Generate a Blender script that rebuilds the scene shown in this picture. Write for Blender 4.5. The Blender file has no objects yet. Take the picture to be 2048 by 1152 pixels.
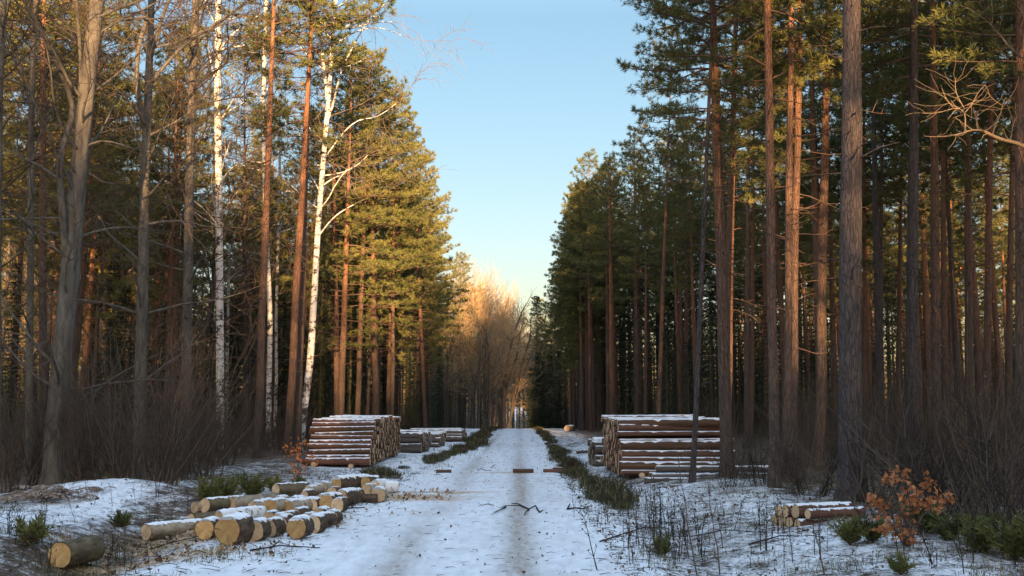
import bpy, math, random
import numpy as np
from mathutils import Vector, Matrix, Euler, noise as mnoise

scene = bpy.context.scene
COL = scene.collection
R = math.radians

# ------------------------------------------------------------------ camera
F = 2200.0                                     # focal length in pixels of the 2048 px wide photograph
EYE = 2.0
PITCH = math.atan(236.0 / F)
YAW = math.atan(16.0 / F)
cam_data = bpy.data.cameras.new('camera')
cam = bpy.data.objects.new('camera', cam_data)
COL.objects.link(cam)
cam.location = (0, 0, EYE)
cam.rotation_euler = (math.pi / 2 + PITCH, 0, YAW)
cam_data.sensor_width = 36.0
cam_data.lens = F / 2048.0 * 36.0
cam_data.clip_start = 0.1
cam_data.clip_end = 6000
scene.camera = cam
CR = cam.rotation_euler.to_matrix()
CO = Vector((0, 0, EYE))


def ray(x, y):
    return CR @ Vector(((x - 1024.0) / F, (576.0 - y) / F, -1.0))


def at(x, y, Y):
    r = ray(x, y)
    return CO + r * (Y / r.y)


def proj(p):
    q = CR.transposed() @ (Vector(p) - CO)
    if q.z > -0.1:
        return (-9999, -9999)
    return (1024 + F * q.x / -q.z, 576 - F * q.y / -q.z)


def n3(x, y, z=0.0):
    return mnoise.noise(Vector((x, y, z)))


def sstep(a, b, x):
    t = min(1, max(0, (x - a) / (b - a)))
    return t * t * (3 - 2 * t)


def road_l(y):
    return -1.75 - 1.25 * (1 - sstep(26, 46, y)) + 0.15 * n3(y * 0.25, 3.3)


def road_r(y):
    return 1.22 + 0.18 * (1 - sstep(13, 30, y)) + 0.12 * n3(y * 0.3, 9.1)


def h(x, y):
    z = 0.0
    # the crest the road goes over, and the lower land beyond it
    if y > 92:
        z -= 4.0 * sstep(92, 215, y)
    # ditch and bank to the right of the road
    w = sstep(10, 15, y) * (1 - sstep(75, 95, y))
    z -= 0.22 * math.exp(-((x - 2.7) / 0.75) ** 2) * w
    z += 0.16 * sstep(3.6, 5.5, x) * w
    # ditch and snowy bank on the left
    dl = -5.75 - 0.10 * (y - 14)
    z -= 0.30 * math.exp(-((x - dl) / 0.8) ** 2) * (1 - sstep(17, 22, y))
    z += 0.38 * math.exp(-((x + 8.0) / 2.3) ** 2 - ((y - 22.6) / 1.9) ** 2)
    z += 0.34 * math.exp(-((x + 8.6) / 1.6) ** 2 - ((y - 15.5) / 3.0) ** 2)
    z += 0.10 * sstep(-6, -9, x)
    side = sstep(0.2, 2.0, max(x - 1.4, -3.4 - x))
    z += side * (0.11 * n3(x * 0.33, y * 0.33, 1) + 0.05 * n3(x * 1.1, y * 1.1, 5) + 0.018 * n3(x * 4, y * 4, 8))
    on = sstep(road_l(y) - 0.4, road_l(y) + 0.3, x) * (1 - sstep(road_r(y) - 0.3, road_r(y) + 0.4, x))
    z -= 0.03 * math.exp(-((x - 0.0) / 0.28) ** 2) * on
    z -= 0.025 * math.exp(-((x + 1.65) / 0.3) ** 2) * on
    z += on * (0.012 * n3(x * 3.1, y * 1.2, 2) + 0.006 * n3(x * 9, y * 5, 4))
    d = max(abs(x) - 120, y - 600, -y - 120, 0)
    if d > 0:
        z += 0.002 * d
    return z


def ground(x, y):
    """pixel of the photograph -> point on the terrain"""
    r = ray(x, y)
    t = 5.0
    while t < 400:
        p = CO + r * t
        if p.z <= h(p.x, p.y):
            a, b = t - 0.25, t
            for _ in range(12):
                m = (a + b) / 2
                p = CO + r * m
                if p.z <= h(p.x, p.y):
                    b = m
                else:
                    a = m
            return CO + r * b
        t += 0.25
    return CO + r * 110


# ------------------------------------------------------------------ mesh builder
class MB:
    def __init__(self):
        self.v, self.f, self.m = [], [], []

    def tri(self, a, b, c, m=0):
        n = len(self.v)
        self.v += [a, b, c]
        self.f.append((n, n + 1, n + 2))
        self.m.append(m)

    def quad(self, a, b, c, d, m=0):
        n = len(self.v)
        self.v += [a, b, c, d]
        self.f.append((n, n + 1, n + 2, n + 3))
        self.m.append(m)

    def tube(self, pts, rad, n=6, m=0, cap=False, wob=None):
        pts = [Vector(p) for p in pts]
        k = len(pts)
        base = len(self.v)
        t = (pts[1] - pts[0]).normalized()
        u = t.orthogonal().normalized()
        for i in range(k):
            if i == 0:
                t = pts[1] - pts[0]
            elif i == k - 1:
                t = pts[-1] - pts[-2]
            else:
                t = pts[i + 1] - pts[i - 1]
            t = t.normalized()
            u = u - t * u.dot(t)
            if u.length < 1e-5:
                u = t.orthogonal()
            u.normalize()
            w = t.cross(u)
            for j in range(n):
                a = 2 * math.pi * j / n
                r = rad[i]
                if wob:
                    r *= wob(i, j, a)
                self.v.append(tuple(pts[i] + (u * math.cos(a) + w * math.sin(a)) * r))
        for i in range(k - 1):
            for j in range(n):
                j2 = (j + 1) % n
                self.f.append((base + i * n + j, base + i * n + j2, base + (i + 1) * n + j2, base + (i + 1) * n + j))
                self.m.append(m)
        if cap:
            self.f.append(tuple(base + (k - 1) * n + j for j in range(n)))
            self.m.append(m)
            self.f.append(tuple(base + j for j in reversed(range(n))))
            self.m.append(m)

    def mesh(self, name, mats, smooth=True):
        me = bpy.data.meshes.new(name)
        me.from_pydata([tuple(p) for p in self.v], [], self.f)
        for mt in mats:
            me.materials.append(mt)
        me.polygons.foreach_set('material_index', self.m)
        if smooth:
            me.polygons.foreach_set('use_smooth', [True] * len(self.f))
        me.update()
        return me


def link(name, me, parent=None, loc=None):
    o = bpy.data.objects.new(name, me)
    COL.objects.link(o)
    if parent is not None:
        o.parent = parent
    if loc is not None:
        o.location = loc
    return o


def tag(o, label=None, cat=None, group=None, kind=None):
    if label:
        o['label'] = label
    if cat:
        o['category'] = cat
    if group:
        o['group'] = group
    if kind:
        o['kind'] = kind
    return o


def empty(name, loc):
    o = bpy.data.objects.new(name, None)
    o.empty_display_size = 0.3
    COL.objects.link(o)
    o.location = loc
    return o


def arrays(me):
    nv, nl, npol = len(me.vertices), len(me.loops), len(me.polygons)
    v = np.empty(nv * 3, np.float32); me.vertices.foreach_get('co', v)
    l = np.empty(nl, np.int32); me.loops.foreach_get('vertex_index', l)
    s = np.empty(npol, np.int32); me.polygons.foreach_get('loop_start', s)
    t = np.empty(npol, np.int32); me.polygons.foreach_get('loop_total', t)
    mi = np.empty(npol, np.int32); me.polygons.foreach_get('material_index', mi)
    return v.reshape(-1, 3), l, s, t, mi


def mass(name, sources, mats):
    """ONE mesh from many placed copies: sources = [(arrays, matrix), ...]"""
    V, Lp, S, M = [], [], [], []
    ov = ol = 0
    for (v, l, s, t, mi), mat in sources:
        A = np.array(mat, dtype=np.float32)
        V.append(v @ A[:3, :3].T + A[:3, 3])
        Lp.append(l + ov)
        S.append(s + ol)
        M.append(mi)
        ov += len(v)
        ol += len(l)
    V = np.concatenate(V); Lp = np.concatenate(Lp); S = np.concatenate(S); M = np.concatenate(M)
    me = bpy.data.meshes.new(name)
    me.vertices.add(len(V)); me.vertices.foreach_set('co', V.ravel().astype(np.float32))
    me.loops.add(len(Lp)); me.loops.foreach_set('vertex_index', Lp.astype(np.int32))
    me.polygons.add(len(S)); me.polygons.foreach_set('loop_start', S.astype(np.int32))
    me.polygons.foreach_set('material_index', M.astype(np.int32))
    for mt in mats:
        me.materials.append(mt)
    me.update(calc_edges=True)
    return me


# ------------------------------------------------------------------ materials
def new_mat(name):
    m = bpy.data.materials.new(name)
    m.use_nodes = True
    nt = m.node_tree
    b = nt.nodes['Principled BSDF']
    b.inputs['Roughness'].default_value = 0.9
    b.inputs['Specular IOR Level'].default_value = 0.2
    return m, nt, b


def nd(nt, typ, **kw):
    n = nt.nodes.new(typ)
    for k, v in kw.items():
        if k.startswith('in_'):
            n.inputs[int(k[3:])].default_value = v
        else:
            setattr(n, k, v)
    return n


def ramp(nt, fac, stops):
    r = nd(nt, 'ShaderNodeValToRGB')
    e = r.color_ramp.elements
    while len(e) < len(stops):
        e.new(0.5)
    for i, (p, c) in enumerate(stops):
        e[i].position = p
        e[i].color = (c, c, c, 1) if isinstance(c, (int, float)) else (*c, 1)
    nt.links.new(fac, r.inputs[0])
    return r.outputs[0]


def mixc(nt, fac, a, b, blend='MIX'):
    m = nd(nt, 'ShaderNodeMix', data_type='RGBA', blend_type=blend)
    for s, val in ((0, fac), (6, a), (7, b)):
        if isinstance(val, bpy.types.NodeSocket):
            nt.links.new(val, m.inputs[s])
        elif isinstance(val, (int, float)):
            m.inputs[s].default_value = val
        else:
            m.inputs[s].default_value = (*val, 1)
    return m.outputs[2]


def math_(nt, op, a, b=None, c=None, clamp=False):
    m = nd(nt, 'ShaderNodeMath', operation=op, use_clamp=clamp)
    for i, val in enumerate((a, b, c)):
        if val is None:
            continue
        if isinstance(val, bpy.types.NodeSocket):
            nt.links.new(val, m.inputs[i])
        else:
            m.inputs[i].default_value = val
    return m.outputs[0]


def coords(nt, scale=(1, 1, 1), kind='Object'):
    tc = nd(nt, 'ShaderNodeTexCoord')
    mp = nd(nt, 'ShaderNodeMapping')
    mp.inputs['Scale'].default_value = scale
    nt.links.new(tc.outputs[kind], mp.inputs[0])
    return mp.outputs[0]


def noise(nt, vec, scale, detail=4, rough=0.6):
    n = nd(nt, 'ShaderNodeTexNoise')
    n.inputs['Scale'].default_value = scale
    n.inputs['Detail'].default_value = detail
    n.inputs['Roughness'].default_value = rough
    nt.links.new(vec, n.inputs['Vector'])
    return n.outputs['Fac']


def bump(nt, b, height, strength, dist):
    n = nd(nt, 'ShaderNodeBump')
    n.inputs['Strength'].default_value = strength
    n.inputs['Distance'].default_value = dist
    nt.links.new(height, n.inputs['Height'])
    nt.links.new(n.outputs[0], b.inputs['Normal'])


def rnd(nt):
    return nd(nt, 'ShaderNodeObjectInfo').outputs['Random']


def pine_bark(name, low, mid, high, z0, z1):
    m, nt, b = new_mat(name)
    v = coords(nt, (1, 1, 0.22))
    vo = nd(nt, 'ShaderNodeTexVoronoi', feature='DISTANCE_TO_EDGE')
    vo.inputs['Scale'].default_value = 17
    dn = nd(nt, 'ShaderNodeTexNoise')
    dn.inputs['Scale'].default_value = 6
    nt.links.new(v, dn.inputs['Vector'])
    nt.links.new(mixc(nt, 0.16, v, dn.outputs['Color']), vo.inputs['Vector'])
    n1 = noise(nt, v, 9, 6, 0.7)
    n2 = noise(nt, coords(nt, (1, 1, 0.5)), 1.6, 3)
    sep = nd(nt, 'ShaderNodeSeparateXYZ')
    nt.links.new(coords(nt), sep.inputs[0])
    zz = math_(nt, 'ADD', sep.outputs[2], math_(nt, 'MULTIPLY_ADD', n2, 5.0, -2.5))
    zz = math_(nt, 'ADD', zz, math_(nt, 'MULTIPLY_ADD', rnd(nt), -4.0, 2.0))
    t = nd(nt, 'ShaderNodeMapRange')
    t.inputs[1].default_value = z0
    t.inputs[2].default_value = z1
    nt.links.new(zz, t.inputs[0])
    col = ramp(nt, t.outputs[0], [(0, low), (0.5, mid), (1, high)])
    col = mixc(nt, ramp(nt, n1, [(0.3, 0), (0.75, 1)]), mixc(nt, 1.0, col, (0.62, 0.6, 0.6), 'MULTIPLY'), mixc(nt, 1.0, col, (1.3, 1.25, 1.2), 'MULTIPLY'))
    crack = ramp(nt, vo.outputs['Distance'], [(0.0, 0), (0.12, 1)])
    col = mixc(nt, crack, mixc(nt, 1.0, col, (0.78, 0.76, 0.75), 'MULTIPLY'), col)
    nt.links.new(col, b.inputs['Base Color'])
    hgt = math_(nt, 'ADD', math_(nt, 'MULTIPLY', crack, 0.7), math_(nt, 'MULTIPLY', n1, 0.6))
    bump(nt, b, hgt, 0.9, 0.035)
    return m


def plain(name, c1, c2, scale=8, stretch=(1, 1, 1), bmp=0.5, dist=0.02, vary=0.0, rough=0.9, detail=5):
    """two-tone noise material; vary = how far the tone shifts from object to object"""
    m, nt, b = new_mat(name)
    v = coords(nt, stretch)
    f = noise(nt, v, scale, detail, 0.65)
    col = mixc(nt, ramp(nt, f, [(0.32, 0), (0.68, 1)]), c1, c2)
    if vary:
        hv = nd(nt, 'ShaderNodeHueSaturation')
        hv.inputs['Value'].default_value = 1
        nt.links.new(math_(nt, 'MULTIPLY_ADD', rnd(nt), vary, 1 - vary / 2), hv.inputs['Value'])
        nt.links.new(math_(nt, 'MULTIPLY_ADD', rnd(nt), -0.03, 0.515), hv.inputs['Hue'])
        nt.links.new(col, hv.inputs['Color'])
        col = hv.outputs[0]
    nt.links.new(col, b.inputs['Base Color'])
    b.inputs['Roughness'].default_value = rough
    if bmp:
        bump(nt, b, f, bmp, dist)
    return m


M = {}
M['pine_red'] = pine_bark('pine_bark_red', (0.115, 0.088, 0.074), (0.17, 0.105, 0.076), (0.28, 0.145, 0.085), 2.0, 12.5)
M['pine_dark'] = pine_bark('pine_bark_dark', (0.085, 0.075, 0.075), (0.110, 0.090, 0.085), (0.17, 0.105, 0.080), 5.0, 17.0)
M['limb'] = plain('pine_limb', (0.07, 0.05, 0.04), (0.16, 0.10, 0.065), 4, (1, 1, 1), 0)
M['oak_bark'] = plain('oak_bark', (0.060, 0.052, 0.045), (0.17, 0.155, 0.125), 7, (1, 1, 0.25), 0.9, 0.04)
M['bare_bark'] = plain('bare_bark', (0.075, 0.06, 0.048), (0.15, 0.12, 0.095), 6, (1, 1, 0.3), 0.6, 0.02)
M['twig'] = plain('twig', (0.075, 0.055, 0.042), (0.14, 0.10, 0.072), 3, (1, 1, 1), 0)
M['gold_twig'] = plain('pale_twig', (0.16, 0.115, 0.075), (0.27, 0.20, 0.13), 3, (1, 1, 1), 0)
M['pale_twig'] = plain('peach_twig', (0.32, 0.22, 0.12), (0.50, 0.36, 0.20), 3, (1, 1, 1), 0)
M['shrub_twig'] = plain('shrub_twig', (0.060, 0.046, 0.036), (0.125, 0.092, 0.066), 2, (1, 1, 1), 0)
M['dark_twig'] = plain('dark_twig', (0.022, 0.017, 0.015), (0.05, 0.038, 0.03), 3, (1, 1, 1), 0)
M['needles'] = plain('pine_needles', (0.062, 0.088, 0.032), (0.19, 0.178, 0.052), 1.3, (1, 1, 1), 0, vary=0.4)
M['spruce'] = plain('spruce_needles', (0.020, 0.036, 0.020), (0.042, 0.062, 0.030), 1.5, (1, 1, 1), 0, vary=0.2)
M['broom'] = plain('broom_green', (0.030, 0.033, 0.016), (0.072, 0.076, 0.034), 1.5, (1, 1, 1), 0, vary=0.25)
M['dry_grass'] = plain('dry_grass', (0.13, 0.10, 0.06), (0.30, 0.24, 0.14), 1.2, (1, 1, 1), 0)
M['green_grass'] = plain('green_grass', (0.035, 0.05, 0.02), (0.08, 0.095, 0.035), 1.2, (1, 1, 1), 0)
M['oak_leaf'] = plain('dead_oak_leaf', (0.26, 0.10, 0.04), (0.45, 0.19, 0.08), 6, (1, 1, 1), 0)
M['orange_leaf'] = plain('dead_beech_leaf', (0.32, 0.10, 0.03), (0.55, 0.22, 0.07), 6, (1, 1, 1), 0)
M['litter'] = plain('leaf_litter', (0.045, 0.030, 0.020), (0.17, 0.105, 0.062), 2.2, (1, 1, 1), 0)
M['fern'] = plain('dead_fern', (0.16, 0.11, 0.08), (0.34, 0.26, 0.20), 4, (1, 1, 1), 0)
M['snow_cap'] = plain('snow', (0.80, 0.82, 0.84), (0.88, 0.89, 0.90), 14, (1, 1, 1), 0.5, 0.02, rough=0.7)
M['log_bark'] = plain('felled_pine_bark', (0.058, 0.036, 0.028), (0.21, 0.11, 0.07), 7, (0.35, 1, 1), 0.8, 0.03, vary=0.5)
M['grey_log_bark'] = plain('grey_log_bark', (0.06, 0.05, 0.045), (0.17, 0.14, 0.12), 6, (0.4, 1, 1), 0.8, 0.03, vary=0.4)
M['round_bark'] = plain('furrowed_bark', (0.028, 0.019, 0.014), (0.17, 0.115, 0.075), 13, (0.4, 1, 1), 1.0, 0.09)
M['pale_bark'] = plain('pale_bark', (0.09, 0.07, 0.05), (0.46, 0.38, 0.27), 8, (0.5, 1, 1), 0.8, 0.03)
M['green_bark'] = plain('mossy_bark', (0.035, 0.028, 0.018), (0.20, 0.155, 0.09), 9, (0.4, 1, 1), 0.8, 0.03)


def birch_mat(name, base_dark, axis_x=False):
    m, nt, b = new_mat(name)
    st = (5, 1.6, 1.6) if axis_x else (1.6, 1.6, 2.6)
    f = noise(nt, coords(nt, st), 2.2, 5, 0.7)
    g = noise(nt, coords(nt, (1, 1, 1)), 2.6, 5, 0.65)
    white = mixc(nt, f, (0.60, 0.57, 0.52), (0.78, 0.76, 0.72))
    mark = ramp(nt, f, [(0.40, 0), (0.47, 1)])
    col = mixc(nt, mark, (0.045, 0.038, 0.034), white)
    if base_dark:
        sep = nd(nt, 'ShaderNodeSeparateXYZ')
        nt.links.new(coords(nt), sep.inputs[0])
        t = nd(nt, 'ShaderNodeMapRange')
        t.inputs[1].default_value = 0.0
        t.inputs[2].default_value = 5.5
        t.inputs[3].default_value = 0.56
        t.inputs[4].default_value = 0.33
        nt.links.new(sep.outputs[2], t.inputs[0])
        crk = math_(nt, 'SUBTRACT', g, t.outputs[0])
        crk = ramp(nt, math_(nt, 'ADD', math_(nt, 'MULTIPLY', crk, 8.0), 0.5, clamp=True), [(0, 0), (1, 1)])
        col = mixc(nt, crk, (0.075, 0.06, 0.05), col)
    nt.links.new(col, b.inputs['Base Color'])
    b.inputs['Roughness'].default_value = 0.65
    bump(nt, b, f, 0.4, 0.015)
    return m


M['birch'] = birch_mat('birch_bark', True)
M['birch_log'] = birch_mat('birch_log_bark', False, True)
M['birch_twig'] = plain('birch_twig', (0.16, 0.12, 0.10), (0.28, 0.22, 0.18), 3, (1, 1, 1), 0)


def wood_mat(name, light, dark):
    m, nt, b = new_mat(name)
    c = coords(nt)
    sep = nd(nt, 'ShaderNodeSeparateXYZ')
    nt.links.new(c, sep.inputs[0])
    wob = noise(nt, c, 5, 3)
    r2 = math_(nt, 'ADD', math_(nt, 'MULTIPLY', sep.outputs[1], sep.outputs[1]), math_(nt, 'MULTIPLY', sep.outputs[2], sep.outputs[2]))
    rr = math_(nt, 'ADD', math_(nt, 'SQRT', r2), math_(nt, 'MULTIPLY', wob, 0.05))
    ring = math_(nt, 'SINE', math_(nt, 'MULTIPLY', rr, 330.0))
    col = mixc(nt, math_(nt, 'MULTIPLY_ADD', ring, 0.13, 0.5), dark, light)
    blot = noise(nt, c, 9, 5, 0.7)
    col = mixc(nt, ramp(nt, blot, [(0.35, 0.75), (0.62, 0)]), col, mixc(nt, 1.0, col, (0.62, 0.52, 0.45), 'MULTIPLY'))
    dv = nd(nt, 'ShaderNodeVectorMath', operation='NORMALIZE')
    cb_ = nd(nt, 'ShaderNodeCombineXYZ')
    nt.links.new(sep.outputs[1], cb_.inputs[0])
    nt.links.new(sep.outputs[2], cb_.inputs[1])
    nt.links.new(cb_.outputs[0], dv.inputs[0])
    ad = nd(nt, 'ShaderNodeVectorMath', operation='ADD')
    nt.links.new(dv.outputs[0], ad.inputs[0])
    of = nd(nt, 'ShaderNodeCombineXYZ')
    nt.links.new(math_(nt, 'MULTIPLY', rnd(nt), 40.0), of.inputs[0])
    nt.links.new(rr, of.inputs[2])
    nt.links.new(of.outputs[0], ad.inputs[1])
    crack = ramp(nt, noise(nt, ad.outputs[0], 3.4, 3), [(0.60, 0), (0.66, 0.8)])
    col = mixc(nt, crack, col, mixc(nt, 1.0, col, (0.42, 0.33, 0.27), 'MULTIPLY'))
    hv = nd(nt, 'ShaderNodeHueSaturation')
    nt.links.new(math_(nt, 'MULTIPLY_ADD', rnd(nt), 0.5, 0.75), hv.inputs['Value'])
    nt.links.new(col, hv.inputs['Color'])
    nt.links.new(hv.outputs[0], b.inputs['Base Color'])
    b.inputs['Roughness'].default_value = 0.8
    bump(nt, b, blot, 0.5, 0.012)
    return m


M['cut_ochre'] = wood_mat('cut_wood_ochre', (0.64, 0.43, 0.19), (0.46, 0.28, 0.11))
M['cut_pale'] = wood_mat('cut_wood_pale', (0.74, 0.56, 0.35), (0.58, 0.41, 0.24))
M['cut_grey'] = wood_mat('cut_wood_weathered', (0.56, 0.42, 0.27), (0.38, 0.27, 0.17))


def ground_mat():
    m, nt, b = new_mat('snowy_ground')
    c = coords(nt)
    def attr(n):
        return nd(nt, 'ShaderNodeAttribute', attribute_name=n).outputs['Fac']
    big = noise(nt, c, 0.8, 4)
    med = noise(nt, c, 3.2, 6, 0.7)
    fine = noise(nt, c, 16, 6, 0.75)
    snow = mixc(nt, med, (0.83, 0.85, 0.88), (0.90, 0.91, 0.92))
    pk = noise(nt, coords(nt, (2.2, 0.6, 1)), 2.4, 6, 0.72)
    snow = mixc(nt, ramp(nt, pk, [(0.42, 0), (0.66, 0.75)]), snow, (0.60, 0.605, 0.62))
    soil = mixc(nt, ramp(nt, med, [(0.3, 0), (0.7, 1)]), (0.045, 0.030, 0.021), (0.15, 0.098, 0.06))
    moss = ramp(nt, noise(nt, c, 1.7, 4), [(0.55, 0), (0.68, 0.8)])
    soil = mixc(nt, moss, soil, (0.05, 0.058, 0.022))
    mix = math_(nt, 'ADD', math_(nt, 'MULTIPLY', fine, 0.45), math_(nt, 'MULTIPLY', med, 0.40))
    mix = math_(nt, 'ADD', mix, math_(nt, 'MULTIPLY', big, 0.15))
    k = math_(nt, 'SUBTRACT', attr('litter'), mix)
    k = math_(nt, 'MULTIPLY_ADD', k, 7.0, 0.5, clamp=True)
    col = mixc(nt, k, snow, soil)
    # packed grey-brown wheel track
    dk = math_(nt, 'MULTIPLY', attr('dirt'), math_(nt, 'MULTIPLY_ADD', med, 0.9, 0.45), clamp=True)
    streak = noise(nt, coords(nt, (4, 0.8, 1)), 2.2, 6, 0.75)
    dk = math_(nt, 'MULTIPLY', dk, ramp(nt, streak, [(0.30, 0.4), (0.60, 1.0)]))
    col = mixc(nt, dk, col, (0.30, 0.23, 0.17))
    # sawdust
    dst = math_(nt, 'SUBTRACT', attr('dust'), ramp(nt, noise(nt, coords(nt, (0.8, 2.2, 1)), 2.2, 6, 0.7), [(0.3, 0), (0.75, 0.9)]))
    dst = math_(nt, 'MULTIPLY_ADD', dst, 2.5, 0.25, clamp=True)
    col = mixc(nt, math_(nt, 'MULTIPLY', dst, ramp(nt, attr('dust'), [(0.02, 0), (0.25, 0.85)])), col, (0.50, 0.335, 0.19))
    nt.links.new(col, b.inputs['Base Color'])
    b.inputs['Roughness'].default_value = 0.75
    hgt = math_(nt, 'ADD', math_(nt, 'MULTIPLY', med, 0.6), math_(nt, 'MULTIPLY', fine, 0.35))
    bump(nt, b, hgt, 0.75, 0.09)
    return m


M['ground'] = ground_mat()

# ------------------------------------------------------------------ light
SUN_EL, SUN_AZ = 4.0, 5.0          # the sun stands behind the camera, SUN_AZ degrees to its right
to_sun = Vector((math.sin(R(SUN_AZ)) * math.cos(R(SUN_EL)), -math.cos(R(SUN_AZ)) * math.cos(R(SUN_EL)), math.sin(R(SUN_EL))))
sd = bpy.data.lights.new('sun', 'SUN')
sd.energy = 5.0
sd.angle = R(0.5)
sd.color = (1.0, 0.60, 0.28)
so = bpy.data.objects.new('sun', sd)
COL.objects.link(so)
so.rotation_euler = to_sun.to_track_quat('Z', 'Y').to_euler()
so.location = (20, -60, 30)

world = bpy.data.worlds.new('World')
scene.world = world
world.use_nodes = True
wn = world.node_tree
bg = wn.nodes['Background']
sky = wn.nodes.new('ShaderNodeTexSky')
sky.sky_type = 'NISHITA'
sky.sun_disc = False
sky.sun_elevation = R(SUN_EL)
sky.sun_rotation = R(180 - SUN_AZ)
sky.altitude = 100
sky.air_density = 1.0
sky.dust_density = 1.5
sky.ozone_density = 1.75
bg.inputs['Strength'].default_value = 0.10
# added boost: the unseen upper sky is brightened to light the shaded snow
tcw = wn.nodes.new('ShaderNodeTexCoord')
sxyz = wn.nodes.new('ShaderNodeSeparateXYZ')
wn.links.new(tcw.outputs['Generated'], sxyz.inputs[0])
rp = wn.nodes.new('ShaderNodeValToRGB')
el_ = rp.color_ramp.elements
SKY_BOOST = 5.2                                       # how far the sky overhead is raised above the sky texture
for k_, (p_, c_) in enumerate([(0.0, (1.14, 0.93, 1.02)), (0.13, (1.08, 0.965, 1.0)), (0.34, (1.0, 1.0, 1.0)), (0.55, (2.6, 2.2, 2.0)), (0.8, (1.3 * SKY_BOOST, 1.05 * SKY_BOOST, 0.93 * SKY_BOOST))]):
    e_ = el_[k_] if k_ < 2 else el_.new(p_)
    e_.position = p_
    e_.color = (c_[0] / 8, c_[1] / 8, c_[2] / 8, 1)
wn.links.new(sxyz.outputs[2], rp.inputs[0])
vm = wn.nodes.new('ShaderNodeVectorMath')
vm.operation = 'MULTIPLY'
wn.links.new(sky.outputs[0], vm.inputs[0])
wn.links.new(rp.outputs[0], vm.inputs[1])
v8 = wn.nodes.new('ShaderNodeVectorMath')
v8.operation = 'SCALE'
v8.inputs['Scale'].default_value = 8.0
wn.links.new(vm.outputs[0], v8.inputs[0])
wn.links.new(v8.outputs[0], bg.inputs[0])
scene.view_settings.view_transform = 'Standard'
scene.view_settings.look = 'None'
scene.view_settings.gamma = 1
scene.view_settings.use_curve_mapping = False
scene.view_settings.exposure = 2.0
scene.render.engine = 'CYCLES'
scene.cycles.use_denoising = True
scene.cycles.max_bounces = 6
scene.cycles.diffuse_bounces = 4

# ------------------------------------------------------------------ ground and road
def axis(fine, lo, hi, step0, grow, limit):
    a = list(np.arange(lo, hi + 1e-6, fine))
    s, x = step0, hi
    while x < limit:
        s *= grow
        x += s
        a.append(x)
    s, x = step0, lo
    while x > -limit:
        s *= grow
        x -= s
        a.insert(0, x)
    return a


xs = axis(0.16, -12, 9, 0.2, 1.10, 2500)
ys = axis(0.17, 9, 48, 0.2, 1.055, 2500)


def sawdust(x, y):
    s = 0
    for cx, cy, rx, ry, k in ((-2.9, 24.5, 2.0, 1.1, 1.0), (-1.7, 26.0, 1.3, 0.5, 0.8), (-5.2, 18.2, 1.1, 1.5, 0.95), (-4.9, 15.6, 1.5, 0.9, 0.75),
                              (-3.8, 19.5, 0.9, 1.6, 0.8), (-0.4, 33.6, 1.3, 0.5, 0.7), (-2.2, 21.0, 1.0, 1.0, 0.35), (-6.6, 17.0, 0.9, 0.7, 0.5)):
        s = max(s, k * math.exp(-((x - cx) / rx) ** 2 - ((y - cy) / ry) ** 2))
    return s


def litter(x, y):
    """how much of the snow has leaf litter and soil showing through"""
    l = 0.33
    if x > 1.3:
        l = 0.345 + 0.14 * sstep(1.3, 2.2, x) + 0.10 * sstep(4.5, 7.0, x) + 0.16 * sstep(26, 32, y) * sstep(3.5, 5, x)
        l += 0.25 * sstep(8.5, 11, x)
    elif x < -3.0:
        l = 0.33 + 0.12 * sstep(-3.4, -5, x) + 0.13 * sstep(-8.6, -10.5, x) + 0.09 * sstep(25, 30, y) * sstep(-5, -7, x) + 0.10 * sstep(36, 46, y) * sstep(-5, -7, x)
        if y < 26:
            l -= 0.06 * math.exp(-((x + 8.0) / 2.4) ** 2 - ((y - 21.5) / 2.2) ** 2)
            l += 0.16 * math.exp(-((x + 5.9 + 0.1 * (y - 14)) / 0.9) ** 2)
    if y > 115:
        l = max(l - 0.15 * sstep(150, 300, y), 0.25)
    return l + 0.08 * n3(x * 0.5, y * 0.35, 7)


def attrs(me, pts, on_road):
    for nm, fn in (('litter', (lambda x, y: 0.23 + 0.05 * n3(x, y * 0.5, 4) + 0.13 * (1 - sstep(0, 0.5, min(x - road_l(y), road_r(y) - x)))) if on_road else litter),
                   ('dust', sawdust),
                   ('dirt', (lambda x, y: max(1.0 * math.exp(-((x + 0.02 + 0.09 * n3(y * 0.2, 1.5)) / 0.25) ** 2) * (1 - 0.65 * sstep(26, 60, y)),
                                              0.95 * math.exp(-((x + 1.60 + 0.10 * n3(y * 0.25, 7.5)) / 0.30) ** 2) * (0.55 + 0.6 * n3(x, y * 0.4, 3)),
                                              0.30 * max(0, n3(x * 1.1, y * 0.35, 12) + 0.1), 0.7 * math.exp(-((x + 0.1) / 0.35) ** 2 - ((y - 56) / 5) ** 2), 0.5 * math.exp(-((x + 1.1) / 0.35) ** 2 - ((y - 57) / 5) ** 2))) if on_road else (lambda x, y: 0.0))):
        a = me.attributes.new(nm, 'FLOAT', 'POINT')
        a.data.foreach_set('value', [float(fn(p[0], p[1])) for p in pts])


def grid_mesh(name, X, Y, fn, on_road):
    pts = []
    for j, y in enumerate(Y):
        row = X(y) if callable(X) else X
        for x in row:
            pts.append((x, y, fn(x, y)))
    nx = len(X(Y[0]) if callable(X) else X)
    f = []
    for j in range(len(Y) - 1):
        for i in range(nx - 1):
            a = j * nx + i
            f.append((a, a + 1, a + nx + 1, a + nx))
    me = bpy.data.meshes.new(name)
    me.from_pydata(pts, [], f)
    me.polygons.foreach_set('use_smooth', [True] * len(f))
    attrs(me, pts, on_road)
    me.materials.append(M['ground'])
    me.update()
    return me


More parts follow.
